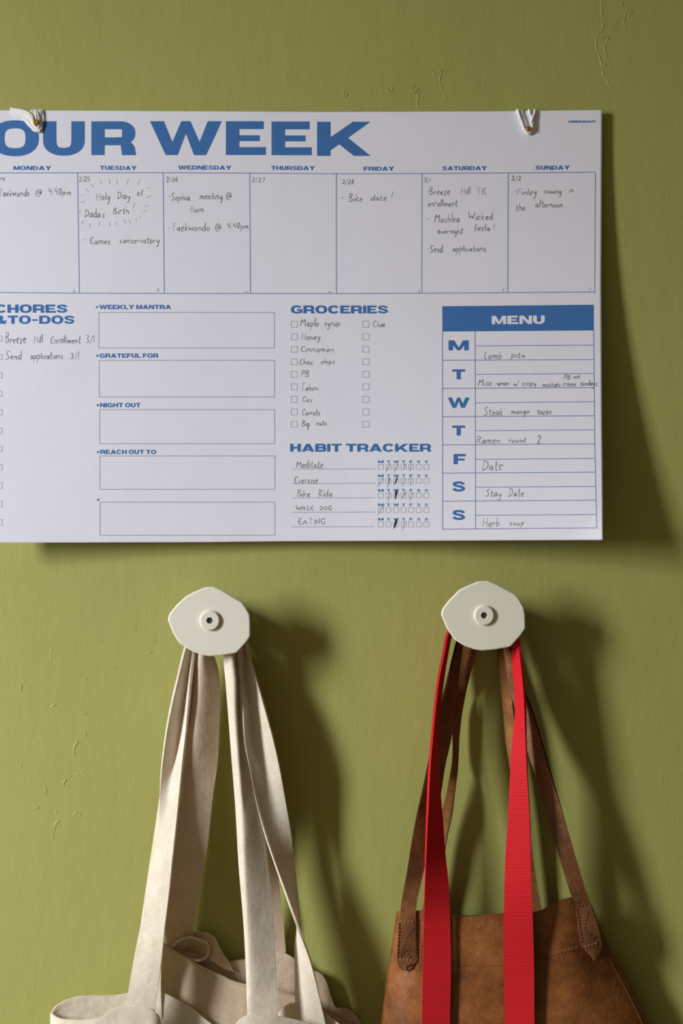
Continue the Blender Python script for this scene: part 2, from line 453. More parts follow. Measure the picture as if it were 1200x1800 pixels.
GL = {
 'E': (1.18, [R(0, 0, .4, 1), R(.3, .765, 1.12, 1), R(.3, .41, 1.0, .585), R(.3, 0, 1.18, .235)]),
 'F': (1.12, [R(0, 0, .4, 1), R(.3, .765, 1.12, 1), R(.3, .36, 1.02, .56)]),
 'H': (1.28, [R(0, 0, .4, 1), R(.88, 0, 1.28, 1), R(.3, .38, .98, .615)]),
 'I': (.4, [R(0, 0, .4, 1)]),
 'L': (1.08, [R(0, 0, .4, 1), R(.3, 0, 1.08, .235)]),
 'T': (1.24, [R(0, .765, 1.24, 1), R(.42, 0, .82, .9)]),
 'K': (1.58, [R(0, 0, .4, 1), ('P', [(.3, .09), (.4, .55), (1.056, 1), (1.58, 1), (.916, .528)]), ('P', [(.6, .38), (1.084, 0), (1.58, 0), (.916, .528)])]),
 'W': (2.107, [('P', W1), ('P', W2), mir(W2, 2.107), mir(W1, 2.107)]),
 'M': (1.56, [R(0, 0, .36, 1), R(1.2, 0, 1.56, 1), ('P', M1), mir(M1, 1.56)]),
 'N': (1.36, [R(0, 0, .37, 1), R(.99, 0, 1.36, 1), ('P', [(.02, 1), (.45, 1), (1.34, 0), (.91, 0)])]),
 'A': (1.5, [('P', A1), mir(A1, 1.5), R(.35, .16, 1.15, .36)]),
 'Y': (1.45, [('P', Y1), mir(Y1, 1.45), R(.525, 0, .925, .45)]),
 'O': (1.42, [('S', arc(.71, .5, .51, .40, 0, 360, 40), 1)]),
 'U': (1.24, [('S', [(.2, 1), (.2, .7)]+arc(.62, .45, .42, .345, 180, 360, 20)+[(1.04, .7), (1.04, 1)], 0)]),
 'C': (1.36, [('S', arc(.69, .5, .49, .40, 32, 328, 34), 0)]),
 'G': (1.40, [('S', arc(.69, .5, .49, .40, 32, 318, 34), 0), R(.72, .36, 1.38, .55), R(1.06, .06, 1.38, .45)]),
 'D': (1.36, [R(0, 0, .4, 1), ('S', [(.3, .885), (.6, .885)]+arc(.66, .5, .50, .385, 85, -85, 20)+[(.6, .115), (.3, .115)], 0)]),
 'R': (1.34, [R(0, 0, .4, 1), ('S', [(.3, .885), (.75, .885)]+arc(.85, .65, .27, .235, 80, -80, 12)+[(.75, .41), (.3, .41)], 0), ('P', [(.72, .48), (1.14, .44), (1.29, .26), (1.34, 0), (.92, 0), (.88, .28)])]),
 'B': (1.32, [R(0, 0, .4, 1), ('S', [(.3, .89), (.75, .89)]+arc(.85, .70, .24, .19, 80, -80, 12)+[(.75, .51), (.3, .51)], 0), ('S', [(.3, .51), (.8, .51)]+arc(.9, .31, .24, .20, 80, -80, 12)+[(.8, .11), (.3, .11)], 0)]),
 'S': (1.25, [('S', S_, 0)]),
 '&': (1.5, [('S', arc(.62, .76, .26, .15, 0, 360, 20), 1), ('S', arc(.56, .29, .38, .19, 20, 340, 24), 0), ('P', [(.38, .66), (.80, .66), (1.5, 0), (.98, 0)]), ('P', [(1.02, .16), (1.28, .44), (1.48, .44), (1.26, .06)])]),
 '-': (.8, [R(.05, .36, .75, .56)]),
 '0': (1.42, [('S', arc(.71, .5, .51, .40, 0, 360, 40), 1), ('P', [(.2, -.05), (.42, -.05), (1.22, 1.05), (1.0, 1.05)])]),
}
def block(text, x0, x1, yt, yb, m=INK, off0=.28, slope=0.0, gap=.11):
    """capitals fitted between x0..x1 and yt (top) .. yb (baseline)"""
    wid = 0; lay = []
    for ch in text:
        if ch == ' ': wid += .42; continue
        g = GL[ch]; lay.append((wid, g)); wid += g[0]+gap
    wid -= gap; sx = (x1-x0)/wid; H = yb-yt
    off = off0
    def T(p, ox):
        x = x0+(ox+p[0])*sx; y = yb-p[1]*H + slope*(x-x0)
        return SP(x, y, off)
    for ox, (gw, parts) in lay:
        for ip, pt in enumerate(parts):
            off = off0 + .03*ip
            if pt[0] == 'P': pr.face([pr.vert(T(p, ox)) for p in pt[1]], m, True)
            else:
                pts, cl = pt[1], pt[2]; n = len(pts)
                if cl: pts = pts[:-1]; n -= 1
                hx, hy = (.185, .108) if pts[0] == S_[0] else (.20, .117)
                prev = first = None
                for k in range(n):
                    a = pts[(k-1) % n] if (cl or k > 0) else pts[k]; b = pts[(k+1) % n] if (cl or k < n-1) else pts[k]
                    tx, ty = b[0]-a[0], b[1]-a[1]; L = math.hypot(tx, ty) or 1; nx, ny = -ty/L*hx, tx/L*hy
                    x, y = pts[k]
                    c = (pr.vert(T((x+nx, y+ny), ox)), pr.vert(T((x-nx, y-ny), ox)))
                    if prev: pr.face((prev[0], prev[1], c[1], c[0]), m, True)
                    prev = c; first = first or c
                if cl: pr.face((prev[0], prev[1], first[1], first[0]), m, True)

# --- pencil handwriting, single strokes, cap height 10
HW = {}
def hw(ch, w, s): HW[ch] = (w, [[tuple(map(float, p.split(','))) for p in st.split()] for st in s.split('|')])
for row in '''a 5 4,4 2.5,5 .8,3.5 .8,1 2,0 3.5,1.5 4,5 4,1 4.8,0
b 5 .8,10 .8,0|.8,3 2.5,5 4,3.5 3.5,.8 2,0 .8,1
c 4.4 4,4.2 2.5,5 .8,3.2 1,1 2.5,0 4,.8
d 5 4,4 2.5,5 .8,3.5 .8,1 2,0 3.5,1.5|4,10 4,1 4.8,0
e 4.6 .8,2.8 4,3.2 3.6,4.8 2,5 .8,3 1,1 2.5,0 4.2,.8
f 4 4,9.2 3,10 2,8.5 1.8,0|.5,5 3.5,5
g 5 4,4 2.5,5 .8,3.5 1,1 2.2,.3 3.8,1.5 4,5 3.8,-3 2.5,-5 1,-4
h 5 .8,10 .8,0|.8,3 2.5,5 3.8,4 4,0
i 2.2 1,5 1,.6 1.8,0|1,7.4 1.2,6.8
k 4.8 .8,10 .8,0|3.8,5 .9,2.2 4,0
l 2.2 1,10 1,1 1.6,0
m 7 .8,5 .8,0|.8,3 2.2,5 3.4,4 3.4,0|3.4,3 4.8,5 6,4 6.2,0
n 5 .8,5 .8,0|.8,3 2.4,5 3.8,4 4,0
o 4.8 2.5,5 .8,3.2 1,.8 2.5,0 4,1.2 4,3.6 2.5,5
p 5 .8,5 .8,-5|.8,3.5 2.4,5 4,3.8 3.6,1 2,.2 .8,1
r 4 .8,5 .8,0|.8,3 2,4.8 3.5,4.8
s 4.2 3.6,4.4 2,5 1,4 3.4,1.6 2.6,.1 .8,.5
t 4.2 1.8,9 1.8,1 2.6,0 4,.5|.3,5.6 3.8,5.8
u 5 .8,5 .8,1.4 2,0 3.6,1.4|3.8,5 3.8,1 4.6,0
v 4.6 .6,5 2.2,0 4,5
w 6.4 .6,5 1.8,0 3.2,4 4.4,0 5.8,5
x 4.6 .6,5 4,0|4,5 .6,0
y 5 .8,5 1.2,2 2.4,1.4 4,3|4.2,5 3.6,-3 2.2,-5 .8,-4
z 4.6 .6,5 4,5 .6,0 4,0
A 7 .5,0 3.2,10 6,0|1.6,3.6 5,3.8
B 6 1,10 1,0|1,9.5 4,9 4.5,7 1.2,5.2|1.2,5.2 5,4 4.8,1 3,0 1,.2
C 6 5.4,8.5 3.6,10 1.4,7.5 1,3 2.5,.2 5.4,1.4
D 6.6 1.2,10 1.2,0|.4,9.6 4,9 5.8,6 5,2 1.2,0
E 5.6 5,10 1,9.8 1,0 5.2,.3|1,5.2 4.4,5.4
F 5.4 1,10 1,0|.6,9.6 5.2,10|1,5.2 4.2,5.4
G 6.6 5.6,8.6 3.6,10 1.2,7 1.2,2.5 3.4,0 5.6,1.6 5.6,4.2|3.6,4.2 6.2,4.2
H 6.2 1,10 1,0|5,10 5,0|1,5 5,5.4
I 2 1,10 1,0
K 6 1,10 1,0|5.2,10 1.2,4.6 5.6,0
L 5 1.4,10 1,.4 4.8,.2
M 8 .8,0 1.2,10 3.8,3 6.4,10 7,0
N 6.6 .8,0 1,10 5.2,0 5.6,10
O 6.4 3.2,10 1,7 1,3 3,0 5.4,2.5 5.4,7.4 3.2,10
P 5.8 1,10 1,0|1,9.6 4.2,9.4 5,7 3.6,5 1.2,4.6
R 6 1,10 1,0|1,9.6 4.4,9.2 4.8,7 1.2,4.8 5.6,0
S 6 5.2,9 3.4,10 1.2,8.4 2,6 4.6,3.6 4,.6 2,0 .6,1
T 6.4 .2,9.8 6.2,10|3.2,10 3,0
W 8.6 .4,10 2.2,0 4.2,7 6.2,0 8.2,10
0 5 2.6,10 .9,7 .9,3 2.4,0 4,3 4,7 2.6,10
1 2.6 1.2,10 1.2,0
2 5.2 .8,8 2.4,10 4.2,8 3.6,5 .6,0 4.8,.2
3 5 .8,9.4 3,10 4.2,8 2,5.4 4.4,3.4 3.6,.4 .8,.8
4 5.4 1.2,10 .6,5 4.6,5|4,10 3.8,0
5 5 4.2,10 1.2,10 1,5.6 3.2,6 4.2,3 3,0 .6,.6
6 5 3.6,10 1.4,6 .9,2 2.4,0 4.2,2 3.4,4.6 1.2,4
7 5 .6,10 4.4,9.8 2,0
8 5 2.6,5.2 1,8 2.6,10 4,8 2.6,5.2 .9,2.4 2.6,0 4.3,2.4 2.6,5.2
/ 3.6 3.2,10.5 .4,-1.5
- 4 .4,4.6 3.4,5
@ 9 6,6.5 4.4,7.5 3,5 3.6,2.4 5.6,4 6.2,7 6,3 7.4,2.6 8.2,6 6,9.6 3,9.4 .9,6 1.2,1.6 4,-.6 6.4,.2
! 2.4 1.4,11 1,3.4|.9,.6 1,0
: 2.4 1.2,6 1.2,5.2|1.2,1.8 1.2,1
. 2.2 1,.6 1.1,0
, 2.2 1.3,.8 .7,-1.6
' 1.8 1.2,10.5 .9,8.2'''.split('\n'):
    k, wd, st = row.split(' ', 2); hw(k, float(wd), st)
def stroke(pts, w, m, off=.30, taper=True):
    n = len(pts); prev = None
    for k in range(n):
        a, b = pts[max(k-1, 0)], pts[min(k+1, n-1)]
        tx, ty = b[0]-a[0], b[1]-a[1]; L = math.hypot(tx, ty) or 1
        e = .55 if (taper and k in (0, n-1)) else 1
        nx, ny = -ty/L*w*e/2, tx/L*w*e/2; x, y = pts[k]
        c = (pr.vert(SP(x-nx, y-ny, off)), pr.vert(SP(x+nx, y+ny, off)))
        if prev: pr.face((prev[0], prev[1], c[1], c[0]), m, True)
        prev = c
def smooth2(p):
    for _ in range(2):
        if len(p) < 3: return p
        q = [p[0]]
        for a, b in zip(p, p[1:]): q += [(a[0]*.75+b[0]*.25, a[1]*.75+b[1]*.25), (a[0]*.25+b[0]*.75, a[1]*.25+b[1]*.75)]
        p = q+[p[-1]]
    return p
def write(text, x0, x1, base, cap, w=1.15, slope=0.0, slant=.10, m=PEN, xs=1.0):
    tot = sum(HW[c][0] if c != ' ' else 3 for c in text); sx = (x1-x0)/tot; sy = cap/10; ox = 0
    for c in text:
        if c == ' ': ox += 3; continue
        wd, sts = HW[c]; jy = random.uniform(-.35, .35); js = random.uniform(.86, 1.16)
        for st in sts:
            q = [(x0+(ox+a*.95+random.uniform(-.35, .35)+b*slant*sy/sx*.9)*sx, base-(b*js+jy+random.uniform(-.55, .55))*sy+slope*(ox*sx)) for a, b in st]
            stroke(smooth2(q), w*random.uniform(.85, 1.1), m)
        ox += wd

# headline
block('O', -15.8, 68.5, 212.4, 273.6, gap=.15); block('U', 75.5, 149, 213.2, 273); block('R', 160.5, 239, 213.3, 272.7)
block('W', 263.5, 389.5, 213, 272.6); block('E', 396.7, 467, 213, 272.5); block('E', 477, 547.5, 213.5, 272.8); block('K', 557, 651, 214, 274)
for t, a, b, y in (('MONDAY', 23.5, 90, 291.6), ('TUESDAY', 175.5, 240, 291.4), ('WEDNESDAY', 313, 406.5, 290.8), ('THURSDAY', 476.3, 553.3, 291.6), ('FRIDAY', 638.7, 692.5, 293), ('SATURDAY', 777, 855.5, 292.2), ('SUNDAY', 940.8, 1001, 291.2)):
    block(t, a, b, y, y+7.2, slope=-.004 if a > 600 else .004)
block('S0NDERHAUS', 998, 1046, 211.8, 216, slope=-.008)
# week grid
for Y in ([(-14, 304), (136, 303.6), (287, 303.5), (439, 304.3), (591, 305.4), (741, 305), (893, 304), (1046, 302.6)], [(-14, 514), (139, 515.4), (288, 515.8), (440, 515.8), (591, 516), (741, 515.4), (892, 514.4), (1045, 513.2)]):
    for a, b in zip(Y, Y[1:]): line(*a, *b, 1.5, RULE)
for a, b in ((-14, -14), (136.4, 139.4), (286.6, 288.6), (438.8, 440.2), (591, 591), (741.6, 741), (893, 892), (1046, 1045)): line(a, 304, b, 515, 1.5, RULE)
# notes in the week grid
write('24', -6, 10, 319, 8)
for t, a, b, y in (('2/25', 138, 157.5, 319), ('2/26', 291, 313, 319.5), ('2/27', 441.5, 466, 320), ('2/28', 600.5, 622, 323.5), ('3/1', 744, 757, 320.5), ('3/2', 897, 916, 317.5)): write(t, a, b, y, 8.2, 1.1)
for t, a, b, y, h in (('Taekwondo', -3, 52, 345, 13), ('@', 61, 75, 344, 11), ('4:40pm', 84, 125, 342.5, 11),
    ('Holy', 168, 194, 352, 14), ('Day', 205, 229, 350, 14), ('of', 240, 251, 344.5, 11), ("Dada's", 148, 184, 382, 14), ('Birth', 198, 227, 376, 12.5), ('!', 232, 238, 370, 11),
    ('-', 146, 151, 427, 10), ('Eames', 157, 194, 429, 12), ('conservatory', 210, 280, 427.5, 12),
    ('-Sophia', 294.5, 334, 352.5, 13), ('meeting', 350, 392, 350, 12), ('@', 396, 408, 350.5, 10.5), ('11am', 333, 359, 373.5, 12), ('-Taekwondo', 294.5, 369, 406, 13.5), ('@', 376.5, 389, 406, 11.5), ('4:40pm', 399, 437, 402.5, 11),
    ('-', 599.5, 605, 352, 10), ('Bike', 612, 637, 354.5, 13), ('date', 651, 680, 352.5, 11), ('!', 686, 692, 351.5, 13),
    ('-Breeze', 748, 791, 342.5, 13), ('Hill', 809, 827, 341.5, 12), ('TK', 836, 855, 342, 12), ('enrollment', 751, 804, 363, 12),
    ('-', 749, 755, 390, 10), ('Mashlea', 763, 808, 391, 15), ('Wicked', 822, 866, 386, 12), ('overnight', 768, 814, 411, 11), ('fiesta', 832, 861, 406, 12), ('!', 864, 870, 405, 12),
    ('-Send', 750, 778, 444, 13), ('applications', 795, 854, 442, 11.5),
    ('-Finley', 902, 943, 343, 12.5), ('coming', 956, 987, 340.5, 10.5), ('in', 1000, 1008.5, 338, 9), ('the', 905.5, 923, 370.5, 13), ('afternoon', 940, 989, 364.5, 11)):
    write(t, a, b, y, h)
for a, b, c, d in ((705, 190, 712, 215), (768, 178, 770, 212), (823, 180, 823, 215), (905, 178, 888, 215), (985, 182, 968, 215), (635, 212, 658, 237), (605, 248, 625, 270), (570, 292, 583, 290), (565, 342, 592, 336), (550, 412, 568, 402),
                   (585, 472, 575, 498), (637, 490, 630, 522), (698, 480, 698, 510), (768, 480, 772, 510), (815, 478, 822, 502), (870, 462, 885, 492), (908, 468, 918, 490), (950, 455, 962, 472), (980, 440, 992, 452), (1035, 248, 1052, 235),
                   (1028, 312, 1062, 292), (1015, 372, 1042, 367), (1003, 405, 1028, 405)):
    stroke([(a/4, 270+b/4), (c/4, 270+d/4)], 1.1, PEN)
for x, y in ((130, 513), (277.5, 510.5)): stroke([(x-1.6, y), (x, y-4.5), (x+1.6, y), (x, y+2.2), (x-1.6, y)], .9, PEN)
for x, y in ((434, 513), (580, 513), (1037, 507.5)): stroke([(x-3, y-2), (x-2.4, y+.6), (x+3, y+.4)], .9, PEN)
for x, y in ((736, 512), (884, 510)): stroke([(x+1.4, y-3.4), (x-.8, y), (x+1.6, y+3)], .9, PEN)
# chores and to-dos
block('CHORES', -9.5, 118.7, 535.3, 549.8, gap=.1); block('&TO-DOS', -10, 131, 554.8, 569.2, gap=.1)
for y in (595, 627.5, 660, 692.3, 724.8, 757, 789, 821.5, 853.7, 886, 918): frame(-6, y-4.6, 3.6, y+4.6, 1.1, PALE)
for t, a, b, y, h in (('Breeze', 8.5, 46, 603, 17), ('Hill', 59, 75, 602.5, 13), ('Enrollment', 88, 142, 603.5, 13), ('3/1', 149, 167, 603, 12), ('Send', 9, 38, 632, 15), ('applications', 53, 111, 631, 12), ('3/1', 122, 140, 632, 12)): write(t, a, b, y, h)
for t, x1, yt, bx in (('WEEKLY MANTRA', 300.5, 535.8, (173.5, 549.2, 482, 611.6)), ('GRATEFUL FOR', 278, 621.3, (174.3, 633.4, 482.3, 697.8)), ('NIGHT OUT', 247, 708.3, (175, 720, 482.6, 779.8)), ('REACH OUT TO', 274.5, 790.6, (175.5, 801.3, 482.8, 860.3)), (None, 0, 874.5, (175.8, 882.8, 483, 940.7))):
    frame(*bx, 1.25, PALE)
    fill([(bx[0]-5, yt+2.2), (bx[0]-1.4, yt+2.2), (bx[0]-1.4, yt+5.6), (bx[0]-5, yt+5.6)], INK, nx=1, ny=1)
    if t: block(t, bx[0]+.6, x1, yt, yt+7.6)
# groceries
block('GROCERIES', 511, 682, 537, 551, gap=.1)
for k in range(9):
    y = 570+22*k; frame(511.6, y-5.2, 522.3, y+5.2, 1.0, PALE); frame(637.4, y-5.2, 648.6, y+5.2, 1.0, PALE)
for t, a, b, y, h in (('Maple', 527, 560, 574, 13.5), ('syrup', 569, 598, 573, 11), ('Honey', 529, 563, 597, 11), ('Cinnamon', 527, 587, 618.5, 10.5), ('Choc.', 525, 552, 641, 11.5), ('chips', 563, 588, 640, 10), ('PB', 528, 543, 662, 11),
    ('Tahini', 528, 559, 687, 12), ('Cux', 530, 549, 707, 11.5), ('Carrots', 530, 562, 730, 11), ('Big', 529, 544, 749.5, 11), ('nuts', 555, 574, 748, 9), ('Chia', 654, 676, 575, 11)): write(t, a, b, y, h, slant=.16)
# habit tracker
block('HABIT TRACKER', 509.7, 757.3, 780, 794, gap=.1)
for y, (x0, x1) in ((824.2, (512.5, 659)), (849.8, (513, 659)), (875.2, (513.5, 659)), (900.2, (512.5, 658.5)), (925.8, (511.5, 658.5))): line(x0, y+.2, x1, y-.2, 1.1, PALE)
for t, a, b, y, h in (('Meditate', 520, 568, 822.5, 12.5), ('Exercise', 516.5, 559, 849.5, 11.5), ('Bike', 521.5, 545, 873, 12), ('Ride', 558.5, 584, 873, 12), ('WALK', 519.5, 551.5, 897, 7.5), ('DOG', 561, 583.5, 897, 7.5), ('EATING', 523, 572, 922, 9.5)): write(t, a, b, y, h, slant=.08)
for ly, by in ((809.4, 816.3), (834, 841.2), (859.7, 866.7), (885, 892), (910.5, 917.4)):
    for ch, cx in zip('MTWTFSS', (669, 682.4, 695.8, 709, 722.2, 735.6, 749)):
        hw_ = {'M': 4.8, 'T': 3.0, 'W': 4.9, 'F': 2.9, 'S': 2.9}[ch]
        block(ch, cx-hw_, cx+hw_, ly, ly+4.5); frame(cx-4.4, by, cx+4.3, by+8.6, .95, PALE)
T7 = lambda x, y: (620+x/7.5, 790+y/7.5)
for a, b, c, d, wd in ((492, 178, 432, 298, 7), (598, 178, 543, 310, 7), (690, 185, 668, 262, 8), (780, 180, 748, 292, 6), (400, 370, 322, 500, 7), (484, 375, 458, 500, 9), (692, 368, 648, 488, 6), (772, 370, 760, 478, 7),
                       (485, 555, 462, 688, 7), (705, 545, 645, 650, 10), (790, 555, 745, 685, 6), (425, 715, 318, 870, 6), (690, 935, 655, 1065, 7)): stroke([T7(a, b), T7((a+c)/2-2, (b+d)/2), T7(c, d)], wd/7.5*1.15, PEN)
for pts in ([(474, 375), (470, 440)], [(482, 372), (476, 430)], [(595, 350), (572, 420), (540, 470)], [(585, 358), (555, 450)], [(575, 380), (552, 440)]): stroke([T7(*p) for p in pts], 1.5, HEAVY)
for k in range(7): stroke([T7(563+k*6, 522+abs(k-4)*3), T7(560+k*3.2, 590), T7(556+k*1.7, 662-k*4)], 1.25, HEAVY if k != 6 else PEN)
for k in range(7): stroke([T7(563+k*5, 912+abs(k-4)*3), T7(552+k*4, 970), T7(536+k*4.2, 1046-k*4)], 1.2, HEAVY if 0 < k < 6 else PEN)
# menu
fill([(777, 538.3), (1043.3, 535.6), (1043.4, 580.9), (777.2, 582.8)], INK)
block('MENU', 864, 957, 555.3, 570, m=0, off0=.42, slope=-.008)
line(777.4, 582, 777.6, 930.6, 1.5, RULE); line(834.8, 582, 835.6, 930, 1.5, RULE); line(1043.3, 580, 1045, 780, 1.5, RULE); line(1045, 780, 1048.4, 928.6, 1.5, RULE)
for a, b, k in ((633.4, 632, 0), (682.8, 681.2, .6), (732.5, 730.7, 1), (782, 780.2, 1.6), (831.6, 830, 2.4), (881, 879.2, 3.6), (930.2, 928, 5)): line(777, a, 1043.4+k, b, 1.4, RULE)
for a, b, k in ((608, 606.6, 0), (658.2, 656.5, .4), (708, 706, .8), (757.2, 755.4, 1.2), (807.5, 805.8, 2), (856.5, 855, 3), (906, 904.4, 4.2)): line(835.2, a, 1043.4+k, b, 1.3, RULE)
for ch, a, b, y0, y1 in (('M', 788, 823.5, 598.2, 616), ('T', 794.6, 817.2, 649.2, 666.8), ('W', 786.6, 825, 698.8, 716.8), ('T', 794.6, 817.2, 748, 765.5), ('F', 796.8, 818.2, 798, 816), ('S', 794.6, 817.6, 846, 864.2), ('S', 794.6, 817.6, 896.2, 914.2)): block(ch, a, b, y0, y1)
for t, a, b, y, h in (('Lamb', 849, 882, 630.5, 13.5), ('pita', 897, 923, 628.5, 9.5), ('Miso', 839, 863, 678, 12.5), ('ramen', 870, 895, 677.5, 8.5), ('w/', 901, 911, 678.5, 9), ('crispy', 917, 942, 678, 9.5), ('mushies,', 952, 987, 680, 9.5), ('cream', 988, 1012, 679, 9.5), ('sundays', 1019, 1049, 678, 9.5),
    ('PB', 990, 1002, 667, 8.5), ('ice', 1007, 1019, 665, 8), ('Steak', 849, 884, 730.5, 13), ('mango', 897, 930, 727.5, 9.5), ('tacos', 942, 969, 728, 11), ('Ramen', 836, 879, 779.5, 13), ('round', 893, 923, 778, 9), ('2', 941.5, 951, 779.5, 13), ('Date', 846, 883, 826.5, 17), ('Stay', 852, 881, 873, 13.5), ('Date', 892, 920, 873, 14.5), ('Herb', 847, 878, 926, 14.5), ('soup', 894, 921, 923.5, 9.5)): write(t, a, b, y, h, slant=.2)
pr.build('top_sheet', [M_PAPER, M_INK, M_LINE, M_BOX, M_PENCIL, M_DARKPENCIL], planner)

# ------------------------------------------------------------------ pins and strings holding the planner
def pin(px, py, r, label):
    mb = MB(); d0 = sheet_d(px, py)+4.6
    prof = [(-14, 1.0), (d0, 1.0), (d0+.02, r*.5), (d0+.6, r*.5), (d0+1.6, r*.43), (d0+2.1, r*.30), (d0+1.9, r*.24), (d0+1.9, 0.02)]
    rings = []
    c0 = P(px, py, d0)
    for d, rr in prof:
        c = Vector((c0.x, -d*DS/1000, c0.z))
        rings.append([mb.vert(c+Vector((math.cos(2*PI*k/18)*rr/1000, 0, -math.sin(2*PI*k/18)*rr/1000))) for k in range(18)])
    for a, b in zip(rings, rings[1:]):
        for k in range(18): mb.face((a[k], a[(k+1) % 18], b[(k+1) % 18], b[k]))
    o = mb.build('brass_pin', M_BRASS); tag(o, label, 'pin', 'brass pins holding the planner'); return o
pin(63.4, 215.5, 5.6, 'brass pin with white string over the blue headline, left end of the planner')
pin(928.8, 226.5, 4.8, 'brass pin with thin white cords on the blank top right of the planner')
def cord(mb, pts, r, sides=8):
    q = resample([SPd(*p) for p in pts], 36)
    rad = [r*(1+.14*math.sin(k*1.9)) for k in range(36)]
    tube(mb, q, rad, 0, sides)
def SPd(x, y, o): return P(x, y, sheet_d(x, min(max(y, 198), 940))+(o+.75 if o > 0 else o))
mb = MB()     # flat cotton tape on the left pin
def tape(rows, th=.0007):
    g = dense([[SPd(*p) for p in r] for r in rows], .0015, 6)
    for i, r in enumerate(g):
        for j in range(len(r)):
            r[j] = r[j]+Vector((0, -.0005*math.sin(j*2.1+i*.35), 0))
    slab(mb, g, th)
tape([[(17, 189.5, 1.6), (20, 199, 1.2)], [(33, 191.5, 2.6), (30, 205, 1.2)], [(48, 195.5, 3.4), (40, 210, 1.5)], [(57, 203, 3.6), (46.5, 217, 1.6)], [(60.5, 217, 3.0), (52.5, 224, 1.5)], [(66, 224.5, 2.8), (60.5, 231, 1.6)], [(69, 223, 3), (71, 232.5, 1.7)]], .0010)
tape([[(64.5, 194, -4.5), (73.5, 194, -4.5)], [(65, 193.2, 1.2), (74, 193.4, 1.2)], [(66, 198, 3.6), (74, 198, 1.4)], [(67, 212, 4.4), (74.5, 212, 1.2)], [(65.5, 224, 3.8), (74, 227, 1.2)], [(61.5, 229, 2.4), (71, 232, 1.2)]])
tape([[(55, 194, -4.5), (62, 194, -4.5)], [(55.5, 193.3, 1.0), (63, 193.3, 1.0)], [(56, 199, 1.4), (64, 199, 1.6)], [(57, 210, 1.2), (64, 210, 1.4)]])
mb.build('hanging_string', M_STRING)
strL = bpy.data.objects['hanging_string']; tag(strL, 'wide frayed white string wrapped round the pin above the letter O', 'string', 'white strings at the pins')
mb = MB()
cord(mb, [(909, 196, -5), (909.5, 193.6, 1), (911, 199, 2.2), (917, 215, 1.8), (922.5, 229, 1.8), (928.5, 234.5, 1.8), (934, 230, 1.8), (936, 222, 2), (934.5, 209, 2), (930.5, 198, 2), (930, 194, 1), (930, 196, -5)], .0013)
cord(mb, [(940, 196, -5), (940, 193.6, 1), (939, 199, 1.8), (935.5, 208, 3.0), (933.5, 216, 3.0), (935.5, 224, 2.8), (931, 231.5, 2.6)], .00105)
cord(mb, [(917, 196, -5), (917, 194, .6), (918.5, 200, 1.0), (923, 213, 1.2), (926, 222, 1.2)], .0005, 6)
tag(mb.build('hanging_string', M_STRING), 'thin twisted white cords looped over a pin at the blank top right of the planner', 'string', 'white strings at the pins')

